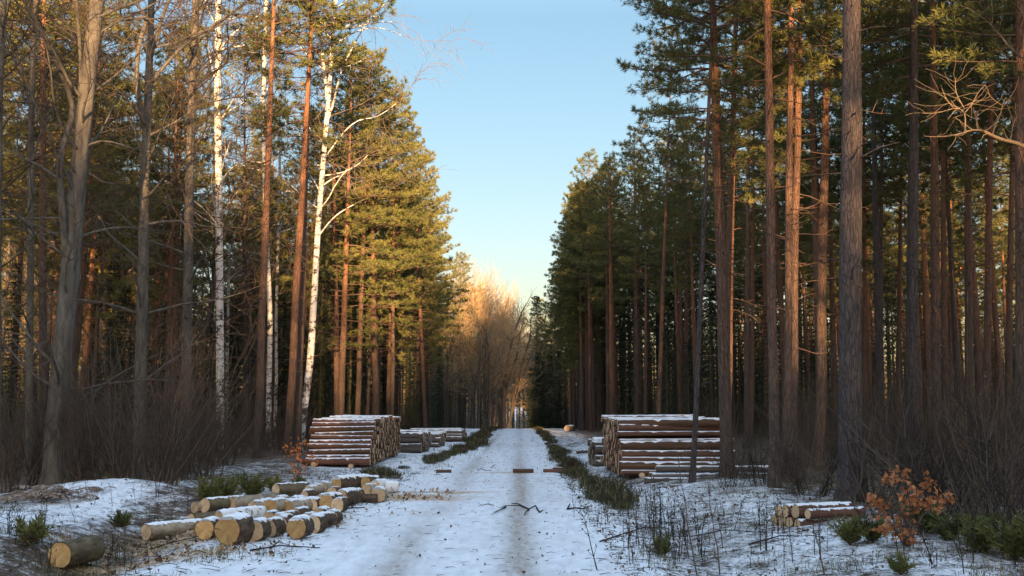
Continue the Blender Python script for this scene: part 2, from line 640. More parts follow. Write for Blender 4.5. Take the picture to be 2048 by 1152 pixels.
def under(x, y):
    z = h(x, y)
    if -20 < y < 119 and road_l(y) - 0.1 < x < road_r(y) + 0.1:
        z -= 0.07 * sstep(0, 0.25, min(x - road_l(y) + 0.1, road_r(y) + 0.1 - x))
    return z


tag(link('ground', grid_mesh('ground', xs, ys, under, False)), 'snowy forest floor with brown leaf litter showing through', 'ground', kind='structure')


def road_xs(y):
    l, r = road_l(y) - 0.12, road_r(y) + 0.12
    return [l + (r - l) * i / 34 for i in range(35)]


def road_z(x, y):
    e = min(x - road_l(y) + 0.12, road_r(y) + 0.12 - x)
    return h(x, y) - 0.10 * (1 - sstep(0, 0.22, e)) + 0.006


tag(link('road', grid_mesh('road', road_xs, list(np.arange(-18, 48, 0.16)) + list(np.arange(48, 118, 0.4)), road_z, True)),
    'narrow forest road covered in packed snow', 'road', kind='structure')


# ------------------------------------------------------------------ plants: generators
def rv(rng):
    return Vector((rng.gauss(0, 1), rng.gauss(0, 1), rng.gauss(0, 1))).normalized()


def tuft(mb, p, d, rng, n, L, w, m):
    for _ in range(n):
        q = (d * rng.uniform(0.35, 1.0) + rv(rng) * rng.uniform(0.5, 0.95) + Vector((0, 0, 0.18))).normalized()
        s = q.cross(rv(rng))
        if s.length < 1e-3:
            continue
        s = s.normalized() * w * rng.uniform(0.6, 1.1)
        l = L * rng.uniform(0.6, 1.15)
        c = p + q * (l * 0.4)
        mb.quad(tuple(p - s * 0.25), tuple(c - s), tuple(p + q * l), tuple(c + s), m)


def pine_crown(seed, H=22.0, cb=0.42, RAD=2.9, step=0.48, tn=13, tl=0.26, tw=0.0155, dense=1.0, side=None, mats=('pine_red', 'needles'), lop=0.0):
    """branches with needle pads, about the local z axis"""
    rng = random.Random(seed)
    mb = MB()
    z = cb * H
    ph = rng.uniform(0, 6.28)
    while z < H - 0.25:
        t = (z - cb * H) / (H - cb * H)
        prof = (0.50 + 0.5 * min(1, t / 0.25)) if t < 0.25 else max(0.24, 1.0 - 0.78 * ((t - 0.25) / 0.75) ** 1.8)
        nb = rng.choice((2, 3, 3, 4)) if t < 0.85 else 4
        if t < 0.2:
            nb = rng.choice((1, 2, 2))
        for k in range(nb):
            ph += 2 * math.pi / nb + rng.uniform(-0.5, 0.5)
            Lb = RAD * prof * rng.uniform(0.62, 1.18)
            if lop:
                Lb *= 1 + lop * math.cos(ph)
            el = R(rng.uniform(-8, 14) + 42 * t ** 1.5)
            d = Vector((math.cos(ph) * math.cos(el), math.sin(ph) * math.cos(el), math.sin(el)))
            ns = 6
            p = Vector((0, 0, z + rng.uniform(-0.15, 0.15)))
            pts, rad = [p.copy()], [0.012 + 0.0085 * Lb]
            for i in range(ns):
                d = (d + Vector((0, 0, 0.10 if i > 2 else -0.05)) + rv(rng) * 0.13).normalized()
                p = p + d * (Lb / ns)
                pts.append(p.copy())
                rad.append(max(0.008, rad[0] * (1 - (i + 1) / (ns + 0.5))))
            mb.tube(pts, rad, 4, 0)
            s = 0.28 if Lb > 1.2 else 0.1
            sgn = 1
            while s < 1.0:
                i = min(ns - 1, int(s * ns))
                f = s * ns - i
                q = pts[i].lerp(pts[i + 1], f)
                ax = (pts[i + 1] - pts[i]).normalized()
                lat = ax.cross(Vector((0, 0, 1)))
                if lat.length < 1e-3:
                    lat = Vector((1, 0, 0))
                lat = lat.normalized() * sgn
                sgn = -sgn
                dd = (ax * rng.uniform(0.5, 1.0) + lat * rng.uniform(0.5, 1.0) + Vector((0, 0, rng.uniform(0.0, 0.45)))).normalized()
                ls = (0.22 + 0.30 * Lb * (1 - s) * rng.uniform(0.7, 1.3)) * rng.uniform(0.8, 1.2)
                e = q + dd * ls
                mb.tube([q, q.lerp(e, 0.5) + rv(rng) * 0.03, e], [0.011, 0.008, 0.004], 3, 0)
                nt_ = max(2, int(ls / 0.17 * dense))
                for a in range(nt_):
                    u = 0.3 + 0.7 * (a + 1) / nt_
                    tuft(mb, q.lerp(e, u) + rv(rng) * 0.07, dd, rng, tn, tl, tw, 1)
                s += (0.20 / max(Lb, 0.6)) * rng.uniform(0.8, 1.3) / dense
            for a in range(3):
                tuft(mb, pts[-1] + rv(rng) * 0.06, d, rng, tn, tl, tw, 1)
        z += step * rng.uniform(0.7, 1.3)
    for a in range(6):
        tuft(mb, Vector((0, 0, H - 0.25 + 0.1 * a * 0.5)), Vector((0, 0, 1)), rng, tn, tl, tw, 1)
    # a few dead lower branches
    for k in range(9):
        zz = rng.uniform(0.2, cb + 0.05) * H
        a = rng.uniform(0, 6.28)
        L = rng.uniform(0.4, 2.2)
        d = Vector((math.cos(a), math.sin(a), rng.uniform(-0.35, 0.2))).normalized()
        pts = [Vector((0, 0, zz))]
        for i in range(4):
            d = (d + rv(rng) * 0.22).normalized()
            pts.append(pts[-1] + d * L / 4)
        mb.tube(pts, [0.015, 0.012, 0.009, 0.006, 0.003], 3, 0)
        for i in (2, 3):
            e = pts[i] + (d + rv(rng) * 0.9).normalized() * L * 0.3
            mb.tube([pts[i], e], [0.008, 0.004], 3, 0)
    return mb


def pine_trunk(seed, H, r, n=10, wobble=0.05, cut=None):
    rng = random.Random(seed)
    mb = MB()
    pts, rad = [], []
    z = -0.35
    top = cut or H
    a, b = rng.uniform(0, 50), rng.uniform(0, 50)
    while z < top:
        t = max(0, z / H)
        env = min(1, t * 6) * (1 - min(1, t / 0.42)) if t < 0.42 else 0
        pts.append(Vector((wobble * n3(z * 0.22, a) * 2 * env, wobble * n3(z * 0.22, b) * 2 * env, z)))
        flare = 1 + 0.55 * math.exp(-max(0, z) / 0.28)
        rad.append(max(0.015, r * flare * (1 - 0.15 * min(t, .3) / .3 - 0.80 * max(0, t - 0.3) / 0.7)))
        z += 0.22 if z < 1.2 else 0.6
    ph = [[1 + 0.07 * n3(j * 1.7, i * 0.5, a) + (0.10 * math.cos(3 * j * 6.28 / n + a) * math.exp(-max(0, pts[i].z) / 0.3)) for j in range(n)] for i in range(len(pts))]
    mb.tube(pts, rad, n, 0, wob=lambda i, j, an: ph[i][j])
    for k in range(int(10 + H * 0.5)):                       # knots and dead stubs
        zz = rng.uniform(0.12, 0.45) * H
        an = rng.uniform(0, 6.28)
        L = rng.choice((0.05, 0.08, 0.1, 0.35, 0.8))
        rr = r * (1 - 0.15 - 0.3 * max(0, zz / H - 0.3))
        o = Vector((math.cos(an), math.sin(an), 0))
        d = (o + Vector((0, 0, rng.uniform(-0.3, 0.4)))).normalized()
        p = Vector((0, 0, zz)) + o * rr * 0.8
        mb.tube([p, p + d * (L * 0.6 + rr * 0.2), p + d * (L + rr * 0.2) + rv(rng) * L * 0.15], [0.022, 0.016, 0.006], 4, 0)
    return mb


def spruce(seed, H=16.0, RAD=2.4, low=0.03, lite=False, thick=1.0):
    rng = random.Random(seed)
    mb = MB()
    mb.tube([Vector((0, 0, z * H / 10 - 0.2)) for z in range(11)], [max(0.02, 0.012 * H * (1 - z / 10.3)) for z in range(11)], 7, 0)
    z = low * H + 0.3
    while z < H - 0.15:
        t = z / H
        Lb0 = RAD * (1 - t) ** 0.85 + 0.12
        nb = 5 if not lite else 4
        ph = rng.uniform(0, 6.28)
        for k in range(nb):
            ph += 2 * math.pi / nb + rng.uniform(-0.25, 0.25)
            Lb = Lb0 * rng.uniform(0.7, 1.15)
            d = Vector((math.cos(ph), math.sin(ph), 0.25 - 0.45 * (1 - t)))
            p = Vector((0, 0, z + rng.uniform(-0.1, 0.1)))
            ns = max(3, int(Lb / (0.22 if not lite else 0.4)))
            q = p.copy()
            for i in range(ns):
                d2 = (d + Vector((0, 0, -0.25 + 0.5 * (i / ns) ** 2))).normalized()
                q2 = q + d2 * Lb / ns
                if i % 2 == 0:
                    mb.tube([q, q2], [0.012, 0.009], 3, 0)
                lat = d2.cross(Vector((0, 0, 1))).normalized()
                w = (0.20 + 0.25 * (1 - i / ns)) * (1 if not lite else 1.6)
                for s in (-1, 1):
                    for rr_ in range(2 if not lite else 1):
                        e = q2 + (lat * s * rng.uniform(0.6, 1.1) + d2 * 0.5 + Vector((0, 0, -rng.uniform(0.1, 0.7)))).normalized() * w * 1.2
                        m_ = q.lerp(e, 0.5)
                        sd_ = d2 * 0.055 * (1.6 * thick if lite else 1)
                        mb.quad(tuple(q), tuple(m_ - sd_), tuple(e), tuple(m_ + sd_), 1)
                q = q2
        z += (0.28 if not lite else 0.5 / thick) * rng.uniform(0.8, 1.2)
    return mb


def grow(mb, p, d, L, r, lvl, maxl, rng, up=0.05, gn=0.22, spread=0.85, droop=0.0, m_big=0, m_small=1, nch=(5, 7), rmin=0.006, first=0.3):
    ns = 6 if lvl == 0 else (5 if lvl == 1 else 4 if lvl == 2 else 3)
    pts, rad = [p.copy()], [r]
    d = d.copy()
    end = 0.35 if lvl < maxl else 0.5
    for i in range(ns):
        tro = up if lvl < maxl - 1 else up - droop
        d = (d + rv(rng) * gn + Vector((0, 0, tro))).normalized()
        p = p + d * (L / ns) * rng.uniform(0.85, 1.15)
        pts.append(p.copy())
        rad.append(max(rmin, r * (1 - (1 - end) * (i + 1) / ns)))
    n = 7 if r > 0.08 else 5 if r > 0.03 else 3
    mb.tube(pts, rad, n, m_big if r > 0.028 else m_small)
    if lvl >= maxl:
        return
    k = rng.randint(*nch) if lvl < maxl - 1 else rng.randint(3, 5)
    for c in range(k):
        s = first + (1 - first) * (c + rng.uniform(0.1, 0.9)) / k
        i = min(ns - 1, int(s * ns))
        q = pts[i].lerp(pts[i + 1], s * ns - i)
        ax = (pts[i + 1] - pts[i]).normalized()
        lat = rv(rng)
        lat = (lat - ax * lat.dot(ax)).normalized()
        dd = (ax * (1 - 0.45 * spread) + lat * spread * rng.uniform(0.7, 1.2)).normalized()
        rr = rad[i] * rng.uniform(0.42, 0.68)
        grow(mb, q, dd, L * rng.uniform(0.42, 0.66) * (1.1 - 0.35 * s), max(rmin, rr), lvl + 1, maxl, rng, up, gn, spread, droop, m_big, m_small, nch, rmin, 0.2)
    grow(mb, pts[-1], d, L * 0.55, rad[-1], lvl + 1, maxl, rng, up, gn, spread, droop, m_big, m_small, nch, rmin, 0.2)


def bare_crown(seed, H=20.0, fork=0.42, r=0.16, maxl=4, spread=0.75, droop=0.0, rmin=0.008, limbs=6, up=0.09):
    """the branches of a leafless tree, above a trunk of height fork*H"""
    rng = random.Random(seed)
    mb = MB()
    z0 = fork * H
    # leader
    grow(mb, Vector((0, 0, z0 - 0.1)), Vector((rng.uniform(-.15, .15), rng.uniform(-.15, .15), 1)).normalized(), (H - z0) * 0.62, r * 0.85, 0, maxl - 1, rng, up, 0.14, spread, droop, rmin=rmin)
    for k in range(limbs):
        z = z0 * rng.uniform(0.62, 1.0)
        a = 6.28 * k / limbs + rng.uniform(-.5, .5)
        e = rng.uniform(0.3, 1.1)
        grow(mb, Vector((0, 0, z)), Vector((math.cos(a), math.sin(a), e)).normalized(), (H - z) * rng.uniform(0.28, 0.46), r * rng.uniform(0.3, 0.55), 1, maxl - 1, rng, up, 0.2, spread, droop, rmin=rmin)
    return mb


def poly_trunk(pts, r0, r1, n=12, seed=0, flare=0.6):
    rng = random.Random(seed)
    pts = [Vector(p) for p in pts]
    out, rad = [], []
    tot = sum((pts[i + 1] - pts[i]).length for i in range(len(pts) - 1))
    s = 0
    for i in range(len(pts) - 1):
        seg = (pts[i + 1] - pts[i]).length
        k = max(2, int(seg / 0.45))
        for j in range(k):
            t = (s + seg * j / k) / tot
            out.append(pts[i].lerp(pts[i + 1], j / k))
            rad.append((r0 + (r1 - r0) * t) * (1 + flare * math.exp(-t * tot / 0.35)))
        s += seg
    out.append(pts[-1]); rad.append(r1)
    for _ in range(3):                                         # ease the bends
        out = [out[0]] + [(out[i - 1] + out[i] * 2 + out[i + 1]) / 4 for i in range(1, len(out) - 1)] + [out[-1]]
    mb = MB()
    a = rng.uniform(0, 99)
    mb.tube(out, rad, n, 0, wob=lambda i, j, an: 1 + 0.08 * n3(j * 1.3, i * 0.45, a))
    return mb, out, rad


def shrub(seed, Hh=3.0, stems=14, spread=0.5, r=0.016, sub=5, gn=0.12, m=0, base=0.35):
    rng = random.Random(seed)
    mb = MB()
    for k in range(stems):
        a = rng.uniform(0, 6.28)
        b = rng.uniform(0, base)
        p = Vector((math.cos(a) * b, math.sin(a) * b, -0.1))
        d = Vector((math.cos(a) * rng.uniform(0, spread), math.sin(a) * rng.uniform(0, spread), 1)).normalized()
        L = Hh * rng.uniform(0.5, 1.1)
        pts, rad = [p], [r * rng.uniform(0.6, 1.2)]
        for i in range(6):
            d = (d + rv(rng) * gn).normalized()
            pts.append(pts[-1] + d * L / 6)
            rad.append(rad[0] * (1 - 0.8 * (i + 1) / 6))
        mb.tube(pts, rad, 4, m)
        for c in range(sub):
            i = rng.randint(1, 5)
            q = pts[i]
            dd = (d + rv(rng) * 0.8 + Vector((0, 0, 0.15))).normalized()
            l2 = L * rng.uniform(0.12, 0.36)
            e1 = q + dd * l2 * 0.5
            e = e1 + (dd + rv(rng) * 0.3).normalized() * l2 * 0.5
            mb.tube([q, e1, e], [rad[i] * 0.6, rad[i] * 0.45, 0.002], 3, m)
            for g in range(2):
                e2 = e1 + (dd + rv(rng) * 0.8).normalized() * l2 * 0.45
                mb.tube([e1, e2], [rad[i] * 0.35, 0.002], 3, m)
    return mb


def leaf(mb, p, rng, size, m):
    a = rv(rng)
    b = a.cross(rv(rng)).normalized()
    c = a * size
    e = b * size * rng.uniform(0.22, 0.4)
    k = a.cross(b).normalized() * size * rng.uniform(-0.4, 0.4)
    mb.quad(tuple(p), tuple(p + c * 0.5 - e + k), tuple(p + c), tuple(p + c * 0.55 + e + k), m)


# ------------------------------------------------------------------ placing trees
def lean_to(o, ax):
    q = Vector((0, 0, 1)).rotation_difference(ax.normalized())
    o.rotation_mode = 'QUATERNION'
    o.rotation_quaternion = q


PINE_CROWNS = [
    pine_crown(11, cb=0.40, RAD=2.9).mesh('crown', [M['limb'], M['needles']], False),
    pine_crown(12, cb=0.46, RAD=2.5).mesh('crown', [M['limb'], M['needles']], False),
    pine_crown(13, cb=0.36, RAD=3.2, lop=0.25).mesh('crown', [M['limb'], M['needles']], False),
    pine_crown(14, cb=0.50, RAD=2.7).mesh('crown', [M['limb'], M['needles']], False),
    pine_crown(15, cb=0.43, RAD=3.4, lop=0.2, step=0.55).mesh('crown', [M['limb'], M['needles']], False),
]
EDGE_CROWNS = [
    pine_crown(21, cb=0.24, RAD=3.3, step=0.44, lop=0.2).mesh('crown', [M['limb'], M['needles']], False),
    pine_crown(22, cb=0.28, RAD=3.0, step=0.42).mesh('crown', [M['limb'], M['needles']], False),
]
NEAR_CROWNS = [pine_crown(25 + i, cb=c_, RAD=3.0, tn=20, tl=0.18, tw=0.0085, dense=1.35).mesh('crown', [M['limb'], M['needles']], False) for i, c_ in enumerate((0.36, 0.44))]
PINE_TRUNKS = [pine_trunk(31 + i, 22.0, 0.15 + 0.012 * i).mesh('trunk', [M['pine_red']]) for i in range(5)]
DARK_TRUNK = pine_trunk(41, 22.0, 0.17).mesh('trunk', [M['pine_dark']])


def pine(loc, scale, var, rot, edge=False, dark=False, trunk=None, ax=None, name='pine_tree', near=False):
    t = empty(name, loc)
    if ax is not None:
        lean_to(t, ax)
    tm = trunk or (DARK_TRUNK if dark else PINE_TRUNKS[var % 5])
    a = link('trunk', tm, t)
    cm = NEAR_CROWNS[0 if var == 2 else 1] if near else (EDGE_CROWNS[var % 2] if edge else PINE_CROWNS[var % 5])
    c = link('crown', cm, t)
    if trunk is None:
        a.scale = (scale, scale, scale)
        a.rotation_euler = (0, 0, rot)
    c.scale = (scale, scale, scale)
    c.rotation_euler = (0, 0, rot)
    return t


heroes = []            # (X, Y, px x) of the trees placed from the photograph


def on_line(x0, y0, x1, y1, Y):
    """base point and axis of a straight trunk seen through two pixels, at depth Y"""
    a, b = at(x0, y0, Y), at(x1, y1, Y)
    ax = (b - a).normalized()
    p = a.copy()
    for _ in range(20):
        p = p - ax * ((p.z - h(p.x, p.y)) / ax.z)
    heroes.append((p.x, p.y, x0))
    return p, ax


def hero_pine(x0, y0, x1, y1, Y, w, label, group=None, H=23.0, var=0, dark=False, edge=False, rot=0.0, wobble=0.05):
    p, ax = on_line(x0, y0, x1, y1, Y)
    r = w / 2 / F * Y
    mb = pine_trunk(int(x0 * 7 + Y), H, r * 1.06, 14 if w > 25 else 10, wobble)
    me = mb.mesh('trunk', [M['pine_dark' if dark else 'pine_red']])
    t = pine(p, H / 22.0, var, rot, edge=edge, trunk=me, ax=ax, near=Y < 37 and x0 > 1024)
    tag(t, label, 'pine tree', group)
    return t


RG = 'tall pines at the front of the right-hand stand'
LG = 'tall pines at the front of the left-hand stand'
hero_pine(1702, 1000, 1703, 0, 22.0, 46, 'thickest dark grey pine trunk beside the small snowy log stack on the right', RG, 25, 1, dark=True, rot=.5)
hero_pine(1549, 980, 1535, 0, 25.0, 20, 'straight pine with a long sunlit orange stretch, just left of the twin pines', RG, 24, 0, rot=1.2)
hero_pine(1573, 900, 1583, 0, 27.0, 16, 'left trunk of the close pair of twin pines right of the road', RG, 24, 3, rot=2.2)
hero_pine(1585, 860, 1600, 0, 28.5, 17, 'right trunk of the close pair of twin pines with orange lit lower bark', RG, 24, 1, rot=3.2)
hero_pine(1640, 850, 1656, 0, 32.0, 20, 'brown pine standing between the twin pines and the thickest dark pine', RG, 24, 2, rot=.2)
hero_pine(1825, 880, 1828, 0, 30.0, 24, 'dark grey pine with the pale oak branch reaching towards its right side', RG, 24, 3, dark=True, rot=4.2)
hero_pine(1874, 850, 1865, 0, 33.0, 19, 'pine with bright orange lit trunk crossed by the pale oak branch', RG, 24, 0, rot=5.2)
hero_pine(1890, 820, 1884, 0, 42.0, 13, 'slimmer pine close behind the orange lit pine near the oak branch', RG, 23, 1, rot=2.6)
hero_pine(2042, 880, 2042, 0, 23.0, 26, 'pine with pinkish lit bark at the far right edge of the photo', RG, 24, 2, rot=1.0)
hero_pine(1972, 820, 1985, 0, 36.0, 15, 'pine seen behind the gnarled oak branch tip, right of the orange lit pine', RG, 24, 4, rot=.7)
hero_pine(2016, 820, 2030, 0, 40.0, 13, 'slim pine just left of the pinkish lit pine at the right edge', RG, 23, 1, rot=1.7)
hero_pine(1455, 955, 1425, 0, 29.0, 25, 'leaning reddish pine at the right end of the large right log stack', RG, 22, 2, rot=3.3)
hero_pine(1452, 850, 1472, 0, 35.0, 17, 'pine crossing behind the leaning reddish pine above the right log stack', RG, 23, 2, rot=3.0)
hero_pine(1386, 940, 1416, 250, 28.3, 11, 'thin dark pine standing in front of the large right log stack', RG, 20, 3, rot=1.4, dark=True)
hero_pine(1494, 800, 1497, 200, 48.0, 12, 'left of two thin reddish pines behind the leaning reddish pine', RG, 23, 0, rot=.1)
hero_pine(1503, 800, 1508, 200, 52.0, 9, 'right of two thin reddish pines behind the leaning reddish pine', RG, 23, 1, rot=.9)
hero_pine(1316, 830, 1335, 330, 58.0, 9, 'pale slanting pine trunk rising above the middle of the right log stack', RG, 22, 3, rot=5.0)
hero_pine(1939, 830, 1934, 100, 38.0, 17, 'pine right of the orange lit pine, half hidden behind the oak branch', RG, 23, 0, rot=2.0)
hero_pine(1729, 850, 1727, 60, 50.0, 9, 'thin pine showing along the right edge of the thickest dark pine', RG, 23, 2, rot=2.9)
hero_pine(1760, 850, 1764, 200, 48.0, 10, 'greyish thin pine between the thickest pine and the dark grey pine', RG, 22, 3, rot=.3, dark=True)
hero_pine(1794, 850, 1806, 150, 52.0, 10, 'reddish slanting thin pine just left of the dark grey pine', RG, 22, 1, rot=.6)
# left
hero_pine(83, 850, 88, 0, 34.0, 17, 'reddish pine behind the mossy leaning oak at the far left', LG, 23, 0, rot=.4)
hero_pine(514, 915, 546, 60, 41.0, 16, 'dark red pine left of the white birch, beside the thin birch', LG, 26, 3, rot=1.4)
hero_pine(577, 870, 612, 250, 44.0, 16, 'left trunk of the two dark red pines beside the large white birch', LG, 26, 3, rot=2.4)
hero_pine(596, 870, 622, 0, 45.5, 13, 'right trunk of the two dark red pines, closest left of the white birch', LG, 27, 3, rot=3.4)
hero_pine(751, 835, 742, 250, 60.0, 13, 'brown pine above the right half of the large left log stack', LG, 21, 2, rot=.8, edge=True)
hero_pine(714, 840, 726, 500, 58.0, 11, 'brown pine above the middle of the large left log stack', LG, 21, 4, rot=1.8)
hero_pine(776, 840, 786, 350, 66.0, 8, 'left of two touching pines above the right end of the left log stack', LG, 21, 0, rot=.2)
hero_pine(783, 840, 789, 350, 63.0, 9, 'right of two touching pines above the right end of the left log stack', LG, 21, 1, rot=4.8, edge=True)
hero_pine(674, 820, 670, 500, 56.0, 12, 'brown pine rising just right of the white birch behind the stack', LG, 22, 3, rot=5.8)
hero_pine(849, 820, 838, 560, 70.0, 8, 'thin pine with a sunlit orange patch low on its trunk', LG, 20, 2, rot=1.9, edge=True)


# ------------------------------------------------------------------ leafless trees placed from the photograph
def hero_bare(px, Y, w0, w1, label, bark, small, forks=(), twigs=26, seed=1, name='bare_tree', cat='tree', group=None,
              more=2.6, maxl=3, droop=0.0, tw_from=0.25, tL=(1.2, 3.2), rmin=0.006, spread=0.8, m_limb=None, top_up=6.0):
    rng = random.Random(seed)
    P = [at(x, y, Y) for x, y in px]
    base = P[0].copy()
    base.z = h(base.x, base.y) - 0.25
    if P[0].z > base.z + 0.1:
        P = [base] + P
    else:
        P[0] = base
    heroes.append((base.x, base.y, px[0][0]))
    origin = Vector((base.x, base.y, h(base.x, base.y)))
    P = [p - origin for p in P]
    s = Y / F / 2
    mb, pts, rad = poly_trunk(P, w0 * s, w1 * s, 14, seed)
    crown = MB()
    limbs = [(pts, rad)]
    for fp, a, b in forks:
        Q = [at(x, y, Y + rng.uniform(-0.3, 0.3) * min(i, 1)) - origin for i, (x, y) in enumerate(fp)]
        for i in range(1, len(Q)):
            Q[i] += Vector((0, rng.uniform(-.35, .35) * i, 0))
        m2, p2, r2 = poly_trunk(Q, a * s, b * s, 8, seed + 5, 0.0)
        off = len(crown.v)
        crown.v += m2.v
        crown.f += [tuple(i + off for i in f) for f in m2.f]
        crown.m += [0] * len(m2.f)
        limbs.append((p2, r2))
    for lp, lr in limbs:                                           # grow on above the frame
        d = (lp[-1] - lp[-3]).normalized()
        grow(crown, lp[-1], d, max(1.2, top_up if lp is pts else more), lr[-1], 1, 3, rng, 0.06, 0.18, spread, droop, rmin=rmin)
    for k in range(twigs):
        lp, lr = limbs[0] if rng.random() < (0.6 if len(limbs) > 1 else 1) else rng.choice(limbs[1:])
        lo = int(len(lp) * tw_from) if lp is pts else 1
        i = rng.randint(min(lo, len(lp) - 2), len(lp) - 2)
        a = rng.uniform(0, 6.28)
        d = Vector((math.cos(a), math.sin(a) * 0.8, rng.uniform(0.0, 0.8))).normalized()
        L = rng.uniform(*tL)
        grow(crown, lp[i], d, L, max(rmin * 1.5, min(lr[i] * 0.4, 0.012 * L + 0.006)), 3 - 2 if L > 1.6 else 2, 3, rng, 0.04, 0.22, spread, droop, rmin=rmin, nch=(4, 6))
    t = empty(name, origin)
    link('trunk', mb.mesh('trunk', [bark]), t)
    link('crown', crown.mesh('crown', [m_limb or bark, small]), t)
    tag(t, label, cat, group)
    return t


BG = 'leafless trees along the left edge of the road'
hero_bare([(104, 992), (111, 860), (121, 740), (138, 560), (152, 400), (165, 260), (178, 150), (194, 0)], 25.0, 42, 29,
          'big leaning greenish grey oak at the left with a sunlit patch on its trunk', M['oak_bark'], M['twig'],
          [([(134, 560), (137, 440), (138, 330), (133, 200), (128, 125)], 15, 10), ([(160, 330), (153, 240), (160, 150), (175, 0)], 9, 7),
           ([(174, 190), (215, 160), (262, 110)], 5, 3), ([(165, 300), (205, 275), (240, 285), (275, 300)], 5, 2), ([(158, 330), (195, 365), (235, 370)], 5, 2)],
          34, 3, 'oak_tree', 'oak tree', BG)
hero_bare([(277, 940), (282, 700), (285, 560), (290, 330), (295, 225), (299, 130), (303, 0)], 30.0, 27, 13,
          'dark forked bare tree with a long limb arching right, left of the first birch', M['oak_bark'], M['twig'],
          [([(291, 260), (281, 200), (275, 100), (280, 0)], 12, 8), ([(299, 125), (312, 92), (332, 52), (362, 8)], 9, 6),
           ([(300, 170), (340, 125), (380, 88), (430, 40), (465, 0)], 8, 5), ([(296, 272), (340, 247), (390, 225), (425, 195)], 6, 3),
           ([(287, 450), (350, 430), (410, 452)], 7, 3), ([(290, 330), (262, 250), (240, 215)], 6, 3), ([(290, 400), (320, 370), (350, 345)], 6, 2)],
          40, 4, 'bare_tree', 'tree', BG)
hero_bare([(371, 900), (375, 600), (378, 420), (382, 250), (386, 120), (392, 0)], 33.0, 21, 15,
          'straight dark bare trunk between the forked tree and the first white birch', M['oak_bark'], M['twig'],
          [([(388, 175), (420, 138), (450, 120), (472, 110)], 6, 3), ([(381, 300), (410, 265), (425, 240)], 5, 2), ([(387, 60), (372, 30), (360, 0)], 6, 4)],
          30, 5, 'bare_tree', 'tree', BG)
hero_bare([(58, 900), (60, 650), (62, 400), (63, 220), (66, 100), (73, 0)], 31.0, 15, 11,
          'thin dark bare tree left of the reddish pine at the far left', M['oak_bark'], M['twig'],
          [([(63, 220), (50, 150), (30, 90), (10, 60)], 6, 4), ([(63, 330), (90, 250), (105, 180)], 6, 3)], 30, 6, 'bare_tree', 'tree', BG)
hero_bare([(-4, 900), (-3, 500), (0, 200), (9, 0)], 27.0, 13, 10, 'bare trunk cut off by the left edge of the photo', M['oak_bark'], M['twig'], [], 30, 7, 'bare_tree', 'tree', BG)

WG = 'white birches left of the road'
hero_bare([(597, 912), (607, 830), (621, 720), (628, 600), (637, 440), (646, 330), (653, 240), (658, 195), (664, 100), (673, -20)], 47.0, 15.5, 7,
          'large white birch with a forked crown leaning right beside the left log stack', M['birch'], M['birch_twig'],
          [([(656, 205), (649, 130), (643, 70), (639, 0)], 8, 5), ([(652, 250), (664, 215), (684, 150), (708, 105), (735, 72), (775, 20)], 5, 2),
           ([(642, 375), (664, 355), (690, 343), (727, 322)], 3, 1.2), ([(635, 475), (655, 445), (675, 425), (708, 405)], 3.5, 1.5),
           ([(647, 320), (690, 258), (720, 240), (750, 228), (790, 205)], 3, 1), ([(641, 385), (622, 350), (600, 318)], 3, 1.4), ([(665, 95), (700, 60), (760, 40), (800, 60)], 3.5, 1.2)],
          44, 8, 'birch_tree', 'birch', WG, droop=0.16, tw_from=0.5, rmin=0.006, tL=(1.0, 2.8), more=2.6, m_limb=M['birch'])
hero_bare([(441, 905), (440, 700), (439, 560), (437, 330), (435, 200), (437, 0)], 48.0, 16, 13,
          'straight white birch trunk rising behind the hazel bushes', M['birch'], M['birch_twig'],
          [([(436, 250), (455, 210), (485, 190)], 4, 2), ([(436, 180), (420, 130), (415, 90)], 4, 2), ([(437, 100), (470, 60), (500, 35)], 5, 3)],
          22, 9, 'birch_tree', 'birch', WG, droop=0.12, tw_from=0.5, m_limb=M['birch'])
hero_bare([(537, 880), (538, 760), (541, 640), (535, 520), (530, 380), (527, 200), (532, 0)], 54.0, 11, 8,
          'thin pale birch between the dark red pine and the large white birch', M['birch'], M['birch_twig'], [], 20, 10, 'birch_tree', 'birch', WG, droop=0.12, tw_from=0.5, m_limb=M['birch'])
hero_bare([(549, 860), (553, 760), (552, 640), (556, 500), (560, 300)], 60.0, 7, 5,
          'slimmest birch stem just right of the thin pale birch', M['birch'], M['birch_twig'], [], 14, 11, 'birch_tree', 'birch', WG, droop=0.12, tw_from=0.6, m_limb=M['birch'])
hero_bare([(454, 860), (455, 700), (457, 560), (462, 400)], 66.0, 7, 5,
          'slim birch showing just right of the straight birch trunk', M['birch'], M['birch_twig'], [], 14, 12, 'birch_tree', 'birch', WG, droop=0.12, tw_from=0.6, m_limb=M['birch'])

